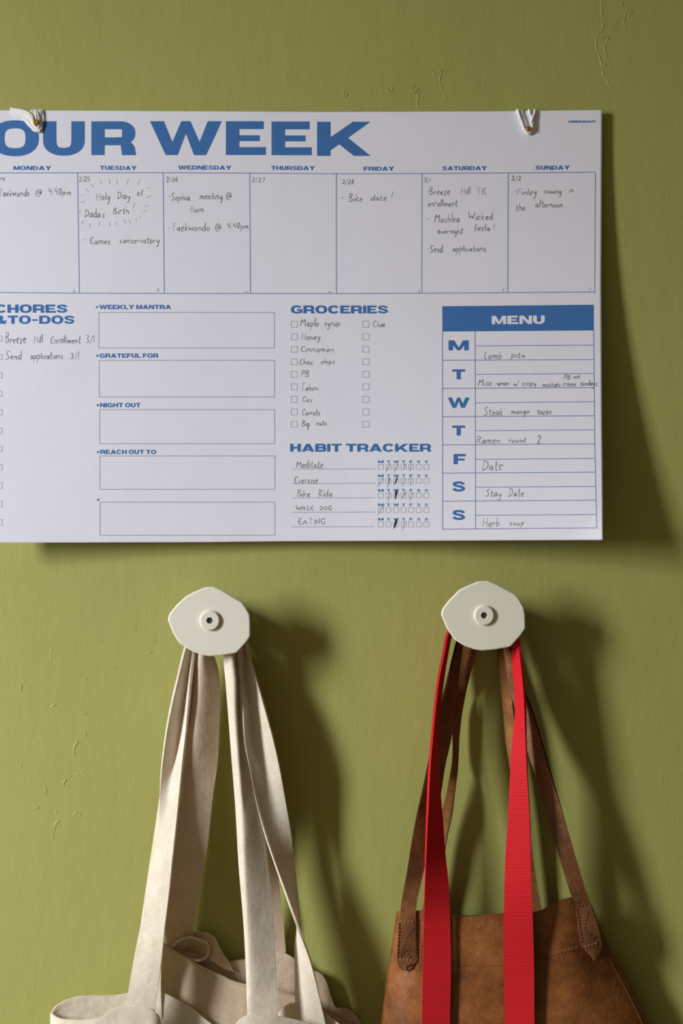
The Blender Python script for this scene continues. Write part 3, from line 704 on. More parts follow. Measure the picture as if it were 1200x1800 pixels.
# ------------------------------------------------------------------ wall hooks
HD = 60.0      # front of the hook plate from the wall, mm
def make_hook(outline, boss, label):
    cx, cy = boss
    base = P(cx, cy, HD)
    t = thing('wall_hook', label, 'hook', Vector((base.x, 0, base.z)), 'cream faceted wall hooks')
    # faceted plate
    pts = []
    n = len(outline)
    for i in range(n):                            # slightly softened corners
        a, b, c = outline[i-1], outline[i], outline[(i+1) % n]
        for f, (q, r) in ((.16, (a, b)), (0, (b, b)), (.16, (c, b))):
            x, y = b[0]+(q[0]-b[0])*f, b[1]+(q[1]-b[1])*f
            if f == 0: x += ((a[0]+c[0])/2-b[0])*.05; y += ((a[1]+c[1])/2-b[1])*.05
            pts.append((x, y))
    ctr = (sum(p[0] for p in pts)/len(pts), sum(p[1] for p in pts)/len(pts))
    def ring(mb, ins, d, lat=0):
        o = []
        for x, y in pts:
            vx, vy = x-ctr[0], y-ctr[1]; L = math.hypot(vx, vy); f = (L-ins)/L
            q = P(ctr[0]+vx*f, ctr[1]+vy*f, HD)
            o.append(mb.vert((q.x, -d*DS/1000, q.z)))
        return o
    mb = MB()
    rings = [ring(mb, 2.6, HD), ring(mb, 1.0, HD-.25), ring(mb, 0.2, HD-.8), ring(mb, 0, HD-1.4), ring(mb, 0, HD-4.2), ring(mb, 1.2, HD-5)]
    m = len(pts)
    mb.face(rings[0][::-1], 0, True); mb.face(rings[-1], 0, True)
    for a, b in zip(rings, rings[1:]):
        for k in range(m): mb.face((a[k], a[(k+1) % m], b[(k+1) % m], b[k]))
    for k in range(m): mb.sharp(rings[0][k], rings[0][(k+1) % m])
    mb.build('hook_plate', M_HOOK, t)
    def lathe(name, prof, material, parent, seg=48, hexhole=None):
        mb = MB(); rr = []
        for d, r in prof:
            rr.append([mb.vert((base.x+r*math.cos(2*PI*k/seg)/1000, -d*DS/1000, base.z+r*math.sin(2*PI*k/seg)/1000)) for k in range(seg)])
        for a, b in zip(rr, rr[1:]):
            for k in range(seg): mb.face((a[k], a[(k+1) % seg], b[(k+1) % seg], b[k]))
        if hexhole:
            r, dt, db = hexhole
            def hx(k, rad): # point on hexagon
                a = 2*PI*k/seg; s = PI/3; q = (a % s)-s/2
                rh = rad*math.cos(PI/6)/math.cos(q); return (base.x+rh*math.cos(a)/1000, base.z+rh*math.sin(a)/1000)
            top = [mb.vert((hx(k, r+.35)[0], -dt*DS/1000, hx(k, r+.35)[1])) for k in range(seg)]
            t2 = [mb.vert((hx(k, r)[0], -(dt-.4)*DS/1000, hx(k, r)[1])) for k in range(seg)]
            bot = [mb.vert((hx(k, r)[0], -db*DS/1000, hx(k, r)[1])) for k in range(seg)]
            for A, B in ((rr[-1], top), (top, t2), (t2, bot)):
                for k in range(seg): mb.face((A[k], A[(k+1) % seg], B[(k+1) % seg], B[k]), 0, A is not rr[-1])
        for A in (rr[0], rr[-1]):
            for k in range(seg): mb.sharp(A[k], A[(k+1) % seg])
        o = mb.build(name, material, parent)
        return o
    S = lathe('screw_cap', [(HD-.3, 8.6), (HD+2.0, 8.5), (HD+2.8, 8.1), (HD+3.1, 7.5)], M_HOOK, t, 48, (2.9, HD+3.1, HD-1))
    mb = MB(); mb.face([mb.vert((base.x+3.1*math.cos(PI/3*k)/1000, -(HD+.6)*DS/1000, base.z+3.1*math.sin(PI/3*k)/1000)) for k in range(6)], 0, True)
    for k in range(6): pass
    f0 = list(mb.f[0]); bk = [mb.vert((v[0], v[1]+.001, v[2])) for v in mb.v[:6]]
    for k in range(6): mb.face((f0[k], bk[k], bk[(k+1) % 6], f0[(k+1) % 6]), 0, True)
    mb.face(bk[::-1], 0, True)
    mb.build('hex_socket', M_SOCKET, S)
    lathe('hook_post', [(0, 13), (2.4, 13), (3.0, 12.6), (3.1, 11.6), (HD-4.9, 11.6)], M_HOOK, t)
    return t
OUT_L = [(361, 1032), (376, 1031.5), (390, 1037.5), (410, 1050), (426, 1059.5), (432.5, 1069), (439, 1081), (440, 1092.5), (440, 1119), (432.5, 1130), (416, 1148), (392.5, 1152), (370, 1154), (354, 1152), (335, 1144), (315, 1131), (304, 1114), (294.5, 1089), (297.5, 1079), (310, 1063.5), (327.5, 1047.5), (342, 1040)]
OUT_R = [(840, 1022), (857.5, 1021), (872, 1027), (890, 1036.5), (906, 1045), (912, 1052), (920.5, 1067.5), (923, 1080), (923.7, 1105), (915, 1117.5), (897.5, 1137), (870, 1142), (847, 1144), (834, 1142), (815, 1135), (799, 1125), (785, 1105), (775, 1080), (777, 1071), (790, 1054), (807, 1037), (822, 1029.5)]
make_hook(OUT_L, (369, 1090.5), 'cream faceted wall hook holding the canvas tote bags')
make_hook(OUT_R, (850.5, 1081.5), 'cream faceted wall hook holding the brown leather bag and red strap')

# ------------------------------------------------------------------ straps
def PR(rows): return [[P(*p) for p in r] for r in rows]
def over_post(cx, cy, r0, da, db, nc, turns=9):
    """rows that carry a strap over the hook post, from its left side to its right side"""
    out = []
    c = P(cx, cy, HD)
    for k in range(turns):
        a = PI*(1-k/(turns-1))
        a = PI*(1.02) - (PI*1.04)*k/(turns-1)
        row = []
        for j in range(nc):
            d = da+(db-da)*j/(nc-1); rr = (r0)/1000
            row.append(Vector((c.x+rr*math.cos(a), -d*DS/1000, c.z+rr*math.sin(a))))
        out.append(row)
    return out
def strap(name, left, right, cx, cy, r0, da, db, th, mats, parent, across=5, step=.004, edge_stitch=None, smooth_across=True, medge=None):
    """left: rows from bottom to top; right: rows from top to bottom"""
    nc = len(left[0])
    L = PR(left); Rr = PR(right)
    mid = over_post(cx, cy, r0, da, db, nc)
    rows = L+mid+Rr
    g = dense(rows, step, across, smooth_across)
    mb = MB(); N = slab(mb, g, th, medge=medge)
    if edge_stitch:
        for u in edge_stitch:
            p, nn = grid_line(g, N, u, th)
            stitch_path(mb, p, nn, .0019, .66, .00045, .00012, 1)
            p, nn = grid_line(g, N, u, -th); stitch_path(mb, p, [-x for x in nn], .0019, .66, .00045, .00012, 1)
    return mb.build(name, mats, parent), g, N

# ---- front canvas tote
tote = thing('canvas_tote_bag', 'open cream canvas tote bag in front on the left hook, stitched rim gaping wide', 'tote bag', P(340, 2240, 45), 'canvas tote bags on the left hook')
TH = .0019
L1 = [[(221, 1800, 61.5), (247, 1803, 62), (272, 1806, 61)], [(222, 1768, 64), (247, 1771, 64.5), (272.5, 1774, 64)], [(228, 1730, 64), (253, 1730, 66), (278, 1732, 67)], [(236, 1685, 62), (261, 1686, 66), (284, 1688, 68)], [(247, 1630, 57), (270, 1630, 62), (290, 1630, 66)], [(259, 1575, 52), (279, 1575, 58), (297, 1575, 63)], [(271.5, 1507, 47), (287, 1507, 54), (304, 1507, 60)], [(279.5, 1463, 45), (291, 1460, 50), (309, 1462, 58)],
      [(281, 1390, 46), (296, 1392, 44), (316.5, 1390, 56)], [(286, 1330, 50), (308, 1328, 40), (323, 1328, 55)], [(293, 1280, 53), (316, 1285, 37), (328.5, 1280, 54)], [(302, 1233, 55), (322.5, 1240, 35), (332.5, 1230, 54)], [(310.5, 1197, 53), (328, 1200, 35), (336, 1190, 51)], [(325, 1138, 49), (336, 1145, 36), (341, 1140, 46)]]
Mr = [[(398, 1120, 50), (405, 1120, 46), (411, 1120, 42), (416, 1120, 38)], [(394, 1155, 42), (408, 1153, 50), (413, 1155, 38), (422, 1155, 46)], [(397, 1190, 42), (412, 1187, 54), (415.5, 1190, 38), (423.5, 1192, 46)], [(402, 1250, 42), (413.5, 1248, 54), (417.5, 1250, 42), (427, 1250, 46)], [(408, 1328, 43), (418.5, 1326, 56), (422, 1328, 48), (437, 1330, 46)], [(415, 1417, 46), (423.5, 1417, 58), (431, 1417, 57), (458, 1417, 46)],
      [(421, 1520, 50), (427.5, 1520, 60), (436, 1520, 60), (471, 1520, 48)], [(430, 1630, 58), (433, 1630, 64), (441, 1630, 65), (481, 1630, 56)], [(434.5, 1720, 63), (436.5, 1720, 66), (446, 1720, 67), (486, 1720, 61)], [(436, 1783, 65.5), (438, 1783, 66), (448, 1783, 66.5), (489, 1784, 64)], [(436, 1815, 61), (438, 1815, 62), (448, 1815, 63), (489, 1816, 61)]]
L1_4 = [[r[0], r[1], tuple(a*.5+b*.5 for a, b in zip(r[1], r[2])), r[2]] for r in L1]
strap('front_handle', L1_4, Mr, 369, 1088, 14.2, 36, 50, TH, [M_CANVAS, M_THREAD], tote, 4, .004, (.03, .97))
Lh = [[(226, 1790, 33), (285, 1790, 35)], [(230, 1740, 33), (283, 1740, 37)], [(240, 1680, 34), (284, 1680, 42)], [(250, 1610, 34), (287, 1610, 44)], [(262, 1530, 33), (295, 1530, 44)], [(274, 1450, 32), (305, 1450, 42)], [(286, 1370, 31), (313, 1370, 38)], [(302, 1290, 29), (320, 1290, 34)], [(316, 1200, 28), (329, 1200, 30)], [(328, 1140, 30), (334, 1140, 28)]]
Er = [[(414, 1110, 38), (421, 1110, 28), (428, 1110, 30)], [(422, 1150, 42), (430, 1152, 28), (439, 1155, 34)], [(424, 1200, 46), (434, 1200, 30), (453, 1200, 40)], [(426, 1250, 50), (440, 1250, 32), (467.5, 1251, 44)], [(430, 1310, 51), (446, 1310, 34), (483, 1310, 46)], [(439, 1356, 50), (462, 1356, 38), (492.5, 1355, 45)], [(450, 1410, 50), (475, 1410, 40), (502, 1410, 40)], [(466, 1468, 51), (488, 1469, 42), (511.5, 1470, 36)], [(483.5, 1520, 53), (500.5, 1522, 44), (517.5, 1525, 35)], [(501.5, 1570, 55), (512, 1572, 45), (522.5, 1575, 35)], [(514, 1605, 57), (519.5, 1608, 46), (525, 1612, 36)],
      [(523, 1628, 58), (523, 1631, 47), (523, 1634, 37)], [(532, 1650, 58), (525.5, 1651, 48), (519.6, 1652, 38)], [(542, 1677, 57), (530, 1678, 49), (518.6, 1680, 39)], [(553, 1716, 56), (536, 1717, 50), (519.5, 1718, 41)], [(563.5, 1762, 53), (541, 1760, 50), (519, 1757, 44)], [(572, 1800, 51), (546, 1800, 50), (520, 1800, 46)]]
Lh = [[r[0], tuple(a*.5+b*.5 for a, b in zip(r[0], r[1])), r[1]] for r in Lh]
strap('rear_handle', Lh, Er, 369, 1088, 16.4, 33, 20, TH, [M_CANVAS, M_THREAD], tote, 5, .004, (.05, .95))

def loft(name, rim, low, ylow, mats, parent, th, nrow=36, npts=150, hem=None, hem_m=1, wrinkle=0.0, seed=1):
    """closed bag body: rim loop (pixels, mm) blended down to a lower loop and closed at the bottom"""
    rnd = random.Random(seed)
    loop = [P(*p) for p in rim]; loop.append(loop[0])
    top = resample(loop, npts+1)[:-1]
    lowl = [P(*p) for p in low]; lowl.append(lowl[0])
    bot = resample(lowl, npts+1)[:-1]
    g = []
    ph = [rnd.uniform(0, 6) for _ in range(6)]
    for i in range(nrow+1):
        s = i/nrow; s = s**1.5; e = s*s*(3-2*s)
        row = []
        for j in range(npts):
            a, b = top[j], bot[j]
            p = Vector((a.x+(b.x-a.x)*e**.9, a.y+(b.y-a.y)*min(1, e*1.6), a.z+(b.z-a.z)*s))
            k = 2*PI*j/npts
            wv = wrinkle*min(1, s*5)*(1-s*.6)*(math.sin(9*k+ph[0]+3*s)+.6*math.sin(17*k+ph[1]-5*s)+.4*math.sin(31*k+ph[2]))
            ctr = Vector((0, 0, 0)); q = top[(j+1) % npts]-top[j-1]; nn = Vector((q.z, 0, 0))
            p.y += wv*(1 if a.y < -.03 else .5)
            row.append(p)
        g.append(row)
    mb = MB(); N = slab(mb, g, th, closed=True)
    # bottom
    cb = sum(g[-1], Vector())/npts
    c = mb.vert(cb)
    ring = [mb.vert(p) for p in g[-1]]
    for j in range(npts): mb.face((ring[j], ring[(j+1) % npts], c))
    if hem:
        for r in hem:
            i = min(range(nrow+1), key=lambda q: abs((g[q][0]-g[0][0]).length-r))
            for side in (1, -1):
                p = [g[i][j]+N[i][j]*(side*th*.5) for j in range(npts)]; stitch_path(mb, p+[p[0]], [n*side for n in N[i]]+[N[i][0]*side], .0021, .66, .0005, .00016, hem_m)
    return mb.build(name, mats, parent), g, N, top

RIM = [(90, 1781, 50), (102, 1789, 57), (132, 1792.5, 63), (165, 1791, 66), (180, 1787, 67), (192, 1777, 67), (205, 1771, 67), (220, 1770, 67), (246, 1773, 67), (271, 1776, 67), (278, 1784, 65), (284, 1812, 61), (310, 1838, 62), (345, 1850, 66), (385, 1840, 65), (410, 1806, 64), (421, 1791, 66), (432, 1785, 68), (460, 1785.5, 69), (488, 1786, 67), (510, 1790, 64), (540, 1798, 60), (585, 1816, 54), (618, 1830, 48),
       (606, 1809, 45), (582, 1789, 44), (567, 1780, 45), (545, 1770, 46), (521, 1762.5, 46), (505, 1765, 44), (491, 1778, 41), (470, 1805, 38), (430, 1825, 36), (395, 1815, 35), (362, 1792, 34), (337, 1772, 33), (310, 1756, 33), (287, 1745, 34), (256, 1743, 35), (225, 1746, 35), (200, 1750, 36), (170, 1750, 38), (137, 1752, 41), (112, 1760, 44), (97, 1770, 47)]
LOW = [(60, 2250, 40), (80, 2250, 55), (150, 2252, 74), (220, 2254, 80), (300, 2255, 82), (400, 2255, 82), (500, 2254, 80), (560, 2252, 70), (618, 2250, 54), (622, 2250, 44), (580, 2248, 38), (500, 2246, 36), (400, 2245, 36), (300, 2245, 36), (200, 2246, 36), (110, 2248, 38), (70, 2250, 36)]
loft('tote_body', RIM, LOW, 2250, [M_CANVAS, M_THREAD], tote, .0016, hem=(.0035,), wrinkle=.0012)

# ---- rear canvas tote, rolled over at the top
tote2 = thing('canvas_tote_bag', 'slouched tan canvas tote bag behind the open one, its top rolled over against the wall', 'tote bag', P(440, 2150, 18), 'canvas tote bags on the left hook')
Cl = [[(290, 1664, 13), (314, 1662, 12), (336, 1656, 10)], [(290, 1640, 18), (314, 1640, 16), (339, 1637, 13)], [(293, 1600, 28), (319, 1600, 25), (345, 1600, 22)], [(298, 1550, 40), (325, 1550, 36), (353.5, 1550, 32)], [(305, 1490, 46), (335, 1490, 41), (364, 1490, 36)], [(312, 1440, 47), (341, 1440, 43), (369, 1440, 37)], [(318, 1395, 42), (325, 1390, 47), (374, 1397, 38)], [(322, 1335, 36), (335, 1330, 48), (382, 1338, 37)], [(328, 1270, 32), (344, 1265, 48), (385, 1265, 37)], [(334, 1215, 30), (350, 1212, 47), (386, 1215, 36)], [(338, 1180, 28), (352, 1180, 46), (383, 1178, 34)], [(341, 1145, 26), (353.5, 1145, 44), (370, 1140, 31)]]
Sr = [[(397, 1115, 12), (402, 1115, 20), (408, 1115, 28)], [(410, 1160, 32), (417, 1160, 21), (424, 1160, 9)], [(418, 1250, 35), (431, 1250, 22), (444, 1250, 8)], [(426, 1350, 42), (445, 1350, 22), (464, 1350, 8)], [(436, 1450, 36), (457, 1450, 19), (478, 1450, 8)], [(445, 1540, 27), (466, 1540, 18), (488, 1540, 10)], [(453, 1620, 19), (475, 1620, 15), (497.5, 1620, 12)], [(458, 1672, 9.5), (480, 1672, 9.5), (502, 1670, 9.5)], [(459, 1690, 7.5), (481, 1690, 7.5), (503, 1690, 7.5)]]
strap('bag_handle', Cl, Sr, 369, 1088, 14.0, 18, 5, TH, [M_CANVAS2, M_THREAD], tote2, 5, .004)
RIM2 = [(276, 1655, 15), (297, 1666, 20), (309, 1673, 22), (320, 1680, 23), (345, 1695, 25), (370, 1707, 26), (384, 1713, 26), (412, 1726, 26), (434, 1732, 26), (465, 1738, 25), (490, 1742, 24), (520, 1752, 22), (560, 1772, 20), (600, 1795, 15), (634, 1800, 8),
        (622, 1781, 6), (610, 1773, 8), (590, 1770, 10), (582, 1752, 10), (572, 1722, 10), (565, 1712, 9), (550, 1705, 9), (530, 1696, 10), (512, 1681, 12), (500, 1675, 12), (485, 1676, 12), (455, 1681, 12), (432, 1686, 12), (402, 1690, 13), (378, 1694, 14), (366, 1684, 13), (350, 1678, 12), (330, 1674, 12), (308, 1668, 13), (282, 1655, 11)]
LOW2 = [(262, 2120, 14), (300, 2122, 22), (340, 2124, 24), (400, 2125, 25), (460, 2125, 25), (520, 2124, 24), (580, 2122, 20), (626, 2120, 12), (626, 2120, 5), (600, 2119, 4), (520, 2118, 4), (420, 2117, 4), (330, 2118, 4), (272, 2119, 6)]
loft('tote_body', RIM2, LOW2, 2120, [M_CANVAS2, M_THREAD], tote2, .0018, hem=(.004,), wrinkle=.0006, seed=4)
mb = MB(); tube(mb, resample([P(x, y+1.2, d+1.2) for x, y, d in RIM2[:14]], 70), .0014, 0, 8); mb.build('rim_hem', [M_CANVAS2], tote2)
# rolled-over top: a short canvas tube with an open end, and the outer fold round it
def tube_sheet(name, loops, th, parent, npts=48, mats=None):
    g = []
    for lp in loops:
        q = [P(*p) for p in lp]; q.append(q[0]); g.append(resample(q, npts+1)[:-1])
    gg = dense([r for r in g], .002, 1, False) if False else g
    cols = list(zip(*g)); fine = []
    n = 14
    ts = list(range(len(g)))
    for k in range(n+1):
        fine.append([hermite(list(c), ts, (len(g)-1)*k/n) for c in cols])
    mb = MB(); slab(mb, fine, th, closed=True)
    return mb.build(name, mats, parent)
tube_sheet('rolled_top', [[(299, 1666, 20), (312, 1655, 21), (335, 1647.5, 22), (348, 1651, 23), (362, 1657, 23), (367, 1670, 23), (364, 1680, 23), (350, 1688, 23), (330, 1684, 22), (312, 1676, 21)],
                          [(303, 1668, 14), (315, 1658, 15), (337, 1650, 15), (350, 1654, 16), (364, 1660, 16), (369, 1672, 16), (366, 1682, 16), (352, 1690, 16), (333, 1686, 15), (316, 1678, 14)],
                          [(318, 1676, 8), (326, 1668, 8), (344, 1662, 8), (356, 1664, 8), (368, 1670, 8), (374, 1680, 8), (370, 1690, 8), (358, 1696, 8), (342, 1692, 8), (328, 1686, 8)]], .0022, tote2, mats=[M_CANVAS2, M_THREAD])
fold = [[(318, 1690, 6), (312, 1668, 6), (322, 1648, 6.5), (337, 1637.5, 7), (352, 1638, 8), (366, 1640, 10), (376, 1648, 13), (383, 1661, 14)],
        [(330, 1700, 8), (320, 1680, 6), (330, 1656, 5.5), (342, 1648, 6), (356, 1646, 8), (370, 1650, 12), (381, 1660, 17), (390, 1676, 17)],
        [(345, 1715, 10), (340, 1695, 7), (345, 1675, 6), (352, 1666, 8), (362, 1662, 12), (375, 1668, 18), (388, 1680, 20), (402, 1692, 18)],
        [(360, 1730, 12), (356, 1712, 9), (358, 1698, 8), (362, 1690, 12), (370, 1688, 18), (380, 1694, 21), (392, 1702, 21), (410, 1708, 18)]]
mb = MB(); slab(mb, dense([[P(*p) for p in r] for r in fold], .002, 5), .0018)
mb.build('outer_fold', [M_CANVAS2, M_THREAD], tote2)
# loose thread on the handle
mb = MB(); tube(mb, resample([P(*p) for p in ((386, 1222, 14), (388, 1215, 16), (393, 1211, 18), (398, 1214, 24))], 14), .00022, 0, 5)
tube(mb, resample([P(*p) for p in ((387, 1219, 14), (392, 1217, 17), (398, 1219.5, 24))], 10), .00018, 0, 5)
mb.build('loose_thread', M_THREAD, tote2)

# ------------------------------------------------------------------ brown leather bag
bag = thing('leather_tote_bag', 'brown leather tote bag with stitched strap tabs hanging on the right hook', 'tote bag', P(900, 2320, 35))
BX, BY = 850.5, 1079
LT = .0024
Fl = [[(703, 1622, 52), (730, 1622, 53.5)], [(704, 1598, 52), (731, 1598, 53)], [(715, 1536, 50), (743, 1536, 47.5)], [(724, 1481, 48), (753, 1486, 42)], [(733, 1433, 45), (764, 1438, 36)], [(743, 1389, 42), (773, 1398, 31)], [(753, 1341, 37), (780.5, 1349, 26)], [(763, 1290, 33), (792, 1297, 22)], [(772.5, 1245, 30), (798, 1255, 20)], [(782, 1210, 29), (802, 1216, 19)], [(791, 1176, 29), (806, 1180, 18)], [(803, 1129, 32), (812, 1130, 18)]]
Fr = [[(887, 1110, 32), (880, 1110, 18)], [(899, 1146, 33), (887, 1146, 19)], [(909, 1178, 34), (892, 1180, 21)], [(921, 1214, 36), (899, 1220, 22)], [(935, 1250, 38), (911, 1262, 25)], [(954, 1312, 42), (927, 1318, 30)], [(975, 1384, 45), (946, 1378, 36)], [(991, 1438, 46.5), (964, 1444, 41.5)], [(1012, 1507, 47), (986, 1518, 45.5)], [(1031, 1571, 46), (1005, 1577, 47.5)], [(1036.5, 1587, 45.5), (1010.5, 1592, 47.5)]]
# the front strap splits in two tabs that are sewn to the bag: one continuous strap
front_strap, g, N = strap('front_strap', Fl, Fr, BX, BY, 14.2, 30, 16, LT, [M_STRAPL, M_EDGE], bag, 5, .004, medge=1)
Rl = [[(738, 1660, 14), (768, 1660, 16)], [(742, 1600, 14), (768, 1604, 17)], [(757, 1540, 14), (777, 1540, 19)], [(768, 1470, 14), (785, 1474, 20)], [(776, 1431, 15), (794, 1434, 20)], [(787.5, 1381, 17), (801, 1382, 16)], [(796, 1333, 18), (804, 1338, 10)], [(796, 1284, 18), (806.5, 1287, 8)], [(795, 1250, 18), (811, 1252, 7)], [(797, 1200, 14), (822, 1200, 9)], [(800, 1165, 12), (831, 1166, 9)], [(804, 1130, 11), (838, 1130, 8)]]
Rr_ = [[(874, 1115, 15), (886, 1115, 6)], [(875.5, 1145, 15), (890, 1147, 11)], [(876.8, 1175, 15), (892, 1177, 15)], [(880.5, 1216, 15), (898, 1216, 19)], [(885, 1256, 15), (903, 1256, 22)], [(890, 1310, 15), (910, 1308, 23)], [(898, 1360, 15), (919, 1358, 22)], [(909, 1440, 15), (930, 1436, 19)], [(918, 1520, 15), (938.5, 1520, 16)], [(924, 1570, 15), (946, 1570, 14)], [(930, 1620, 14), (955, 1620, 14)], [(932, 1660, 14), (957, 1660, 14)]]
strap('rear_strap', Rl, Rr_, BX, BY, 14.2, 14, 4.5, .0019, [M_SUEDE, M_EDGE], bag, 5, .004, medge=1)

RIMY = [(660, 1602), (699, 1602), (715, 1601), (740, 1601), (770, 1605), (801, 1609), (818, 1611), (843, 1609.5), (882, 1606), (936, 1604), (951, 1600), (970, 1590), (987, 1581), (1002, 1577.5), (1020, 1579), (1036, 1590), (1046, 1612), (1060, 1640)]
LEDGE = [(0, 699), (40, 693), (96, 685), (146, 678), (200, 671), (420, 664), (700, 664)]
REDGE = [(0, 1038), (37, 1052), (60, 1062), (105, 1087), (150, 1112), (200, 1137), (400, 1205), (700, 1225)]
def bag_front(px, dep):
    """depth of the front leather panel, dep = pixels below the rim"""
    xl, xr = lerpt(dep, LEDGE), lerpt(dep, REDGE); u = (px-xl)/(xr-xl)*2-1; u = max(-1, min(1, u))
    f = 1-(abs(u)**9 if u < 0 else u**3.4)
    rimw = math.exp(-dep/60)*(-3.2*math.exp(-((px-822)/34)**2)+3.0*math.exp(-((px-890)/40)**2)-4*math.exp(-((px-960)/30)**2)+3*math.exp(-((px-1005)/25)**2))
    return 27+f*(26+8*min(1, dep/400))+rimw+.9*math.sin(px/23+dep/90)*min(1, dep/90)*f
g = []; NF, NB = 96, 40
deps = [0, 1.5, 4, 8, 14, 22, 32, 44, 58, 72, 86, 92, 100, 115, 135, 160, 190, 230, 280, 340, 420, 520, 620, 700]
for dep in deps:
    row = []
    xl, xr = lerpt(dep, LEDGE), lerpt(dep, REDGE)
    for i in range(NF+1):
        u = i/NF; u = .5-.5*math.cos(PI*u)*.35-(.5-u)*.65*0 if False else u
        x = xl+(xr-xl)*u; ry = lerpt(min(max(x, 699), 1036), RIMY)
        if dep > 0: ry = ry+(1600-ry)*min(1, dep/500)
        d = bag_front(x, dep)
        if 88 <= dep <= 90: d -= .5
        row.append(P(x, ry+dep, d))
    for i in range(1, NB):
        u = 1-i/NB; x = xl+6+(xr-12-xl)*u; ry = 1604+(2 if abs(u-.5) < .3 else 0)
        dd = 13+9*abs(2*u-1)**4
        row.append(P(x, max(ry, lerpt(min(x, 1036), RIMY)-1)*(1-min(1, dep/500))+1604*min(1, dep/500)+dep, dd))
    g.append(row)
mb = MB(); N = slab(mb, g, LT, closed=True)
cb = sum(g[-1], Vector())/len(g[-1]); c = mb.vert(cb); ring = [mb.vert(p) for p in g[-1]]
for j in range(len(ring)): mb.face((ring[j], ring[(j+1) % len(ring)], c))
# hem stitch line on the front panel
def BF(x, y, off=1.3):
    dep = y-lerpt(min(max(x, 699), 1036), RIMY); return P(x, y, bag_front(x, max(dep, 0))+off)
def stitches(mb, pts, pitch, m, wid=.0009, hgt=.0004, duty=.6, off=1.3, f=None):
    f = f or BF
    q = []
    for (a, b), (c_, d) in zip(pts, pts[1:]):
        n = max(1, int(math.hypot(c_-a, d-b)/4))
        q += [f(a+(c_-a)*k/n, b+(d-b)*k/n, off) for k in range(n)]
    q.append(f(*pts[-1], off)); stitch_path(mb, q, [Vector((0, -1, 0))]*len(q), pitch, duty, wid, hgt, m)
HEM = [(803, 1698), (830, 1698), (860, 1698), (884, 1697), (940, 1690), (985, 1676), (1020, 1668)]
stitches(mb, HEM, .0034, 1)
stitches(mb, [(x, y-4.5) for x, y in HEM], .0034, 2, .0007, .00015)
stitches(mb, [(734, 1699.5), (790, 1699)], .0034, 1)
mb.build('bag_body', [M_LEATHER, M_STITCHD, M_STITCHL], bag)
# raised vertical seam welt, cut edge paler at the top
mb = MB()
seam = [[BF(x0, y, 1.0), BF(x0+2, y, h), BF(x0+8.0, y, h), BF(x0+8.8, y, .6)] for x0, y, h in ((793, 1609, 3.4), (793.2, 1630, 3.4), (793.5, 1660, 3.2), (793.6, 1682, 2.6), (793.6, 1700, 1.6), (793, 1760, 1.2), (792.2, 1820, 1.2), (792, 1920, 1.2), (792, 2050, 1.2))]
slab(mb, dense(seam, .004, 3), .0006); mb.build('vertical_seam', M_SEAM, bag)
# rolled piping on the right side edge
mb = MB()
pip = [P(lerpt(dep, REDGE)-11, 1590+dep+10*min(1, dep/500), bag_front(lerpt(dep, REDGE)-11, dep)+.6) for dep in range(44, 560, 12)]
tube(mb, resample(pip, 60), .0012, 0, 8); mb.build('edge_piping', M_STRAPL, bag)
# sewn tabs
def tab(corners, st, label):
    mb = MB()
    g = dense([[P(*p) for p in r] for r in corners], .003, 4); slab(mb, g, .003)
    F = lambda x, y, off: P(x, y, 55.8+off*.4 if x < 850 else 49.6+off*.4)
    for pts, mm in st: stitches(mb, pts, .0030, mm, .0010, .0005, .62, 1.3, F)
    mb.build('strap_tab', [M_STRAPL, M_STITCHD, M_STITCHL], front_strap)
tab([[(702.5, 1614, 53.4), (716, 1614, 54), (730.5, 1614, 53.4)], [(700.5, 1640, 53.8), (715, 1640, 54.4), (731.5, 1640, 53.8)], [(698, 1670, 53.8), (714, 1670, 54.4), (732.5, 1670, 53.8)], [(698, 1690, 54), (714, 1690, 54.4), (733, 1688, 54.4)], [(701, 1699, 54.2), (713, 1700, 54.6), (728, 1695, 55.4)], [(707, 1705, 54.4), (712, 1706, 54.8), (720, 1700, 56)]],
    [([(702, 1619.5), (728, 1619.5)], 2), ([(701.5, 1621), (698.8, 1684)], 1), ([(728.8, 1621), (730.5, 1684)], 1), ([(700, 1686.5), (730, 1688)], 2), ([(727, 1630), (714, 1650), (704, 1680)], 1), ([(703, 1684), (714, 1668), (722, 1684)], 1)], 'left')
tab([[(1010, 1588, 47.4), (1023, 1587, 48), (1036.5, 1586, 47.4)], [(1013, 1612, 47.6), (1029, 1609, 48.2), (1044, 1606, 47.4)], [(1017, 1640, 47.6), (1034, 1636, 48.2), (1052, 1636, 46.8)], [(1021, 1662, 47.6), (1039, 1662, 48.2), (1056, 1660, 46.4)], [(1034, 1676, 47.4), (1044, 1676, 47.8), (1053, 1674, 46.4)], [(1043, 1685, 47), (1045, 1686, 47.2), (1048, 1684, 46.4)]],
    [([(1013.5, 1593), (1036, 1590)], 1), ([(1013.5, 1596), (1023.5, 1660)], 1), ([(1038, 1592), (1051, 1632), (1053, 1654)], 1), ([(1025, 1664), (1053, 1657)], 2), ([(1034, 1602), (1027, 1632), (1046, 1652)], 1)], 'right')

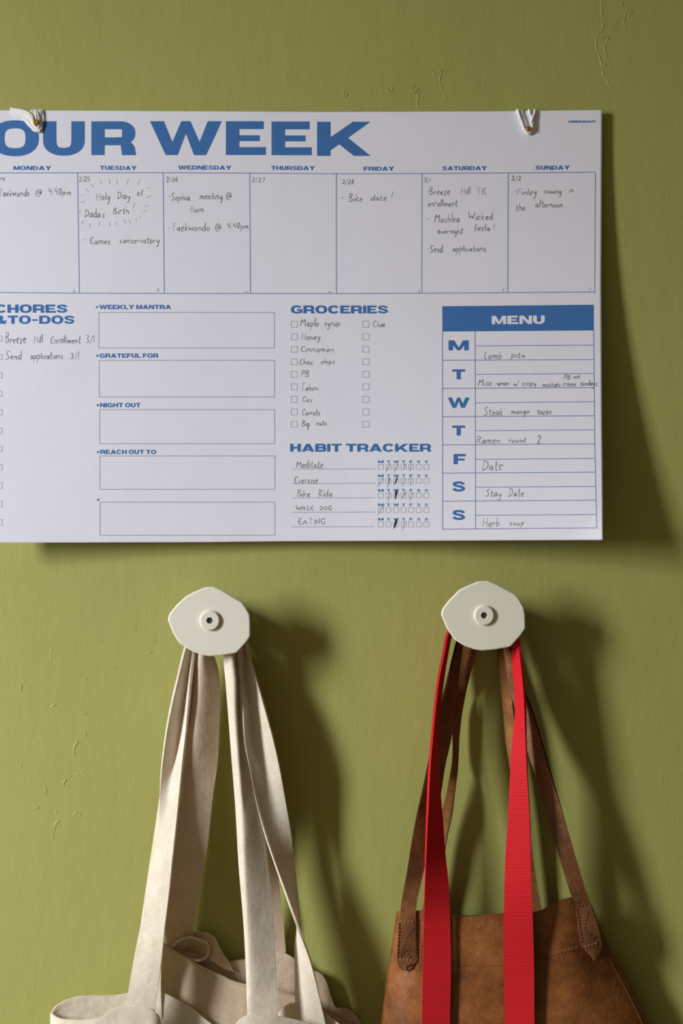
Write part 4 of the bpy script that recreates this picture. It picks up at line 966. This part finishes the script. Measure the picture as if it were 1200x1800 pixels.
# ------------------------------------------------------------------ red webbing strap
red = thing('red_webbing_strap', 'bright red ribbed nylon strap looped over the right hook in front of the leather bag', 'strap', P(840, 2300, 66))
Ql = [[(838, 2302, 66), (840, 2250, 66)], [(800, 2290, 67), (826, 2250, 66)], [(760, 2240, 68), (800, 2210, 66)], [(744, 2150, 69), (792, 2140, 66)], [(741, 2000, 70), (790, 2000, 68)], [(741, 1800, 66), (790, 1800, 62.5)], [(743, 1690, 63), (792, 1690, 59.8)], [(744.5, 1620, 63), (790.5, 1620, 58.5)], [(746, 1560, 69), (788, 1560, 59)], [(748, 1500, 68), (781.5, 1500, 55)], [(750, 1442, 67), (777, 1442, 51)], [(752, 1398, 65.5), (773, 1400, 47)], [(755, 1340, 63), (769, 1345, 43)], [(759, 1295, 61), (768.5, 1292, 39)], [(764, 1243, 59), (773, 1240, 36)], [(769.5, 1197, 57.5), (778.5, 1195, 34)], [(779.5, 1146, 56), (786.5, 1146, 32)], [(787, 1111, 54.5), (794, 1112, 30.5)]]
Qr = [[(895, 1105, 32), (907, 1105, 54)], [(899.5, 1137, 35), (912, 1132, 55)], [(902, 1177, 38), (917, 1170, 56)], [(905.5, 1217, 42), (921, 1210, 57)], [(906, 1256, 45), (923, 1250, 58)], [(902, 1295, 48), (924, 1290, 60)], [(898, 1345, 51), (926, 1342, 62)], [(893, 1433, 55), (930.6, 1433, 64)], [(887.5, 1525, 56), (933, 1525, 64)], [(885, 1600, 61), (935.5, 1600, 65)], [(884.5, 1665, 61), (937.5, 1665, 63)], [(887, 1800, 62), (939, 1800, 65)], [(889, 2000, 66), (939, 2000, 68)], [(886, 2140, 66), (936, 2150, 69)], [(878, 2210, 66), (920, 2240, 68)], [(854, 2250, 66), (880, 2290, 67)], [(840, 2250, 66), (838, 2302, 66)]]
def flip(rows): return [[r[0], r[1]] for r in rows]
o = None
L = PR(Ql); Rr = PR(Qr)
# over the post the strap turns: near edge stays near
c = P(BX, BY, HD); mid = []
for k in range(7):
    f = k/6; a = PI*1.02-PI*1.04*f
    tw = math.cos(PI*f)   # +1 left side (outer edge near the viewer) -> -1 right side
    dm, hw2 = 43, 11.5
    mid.append([Vector((c.x+.0165*math.cos(a), -(dm+hw2)*DS/1000, c.z+.0165*math.sin(a))), Vector((c.x+.0155*math.cos(a), -(dm-hw2)*DS/1000, c.z+.0155*math.sin(a)))])
rows = L+mid+[[r[1], r[0]] for r in Rr]
g = dense(rows, .003, 8)
mb = MB(); slab(mb, g, .0021)
mb.build('webbing', [M_RED], red)
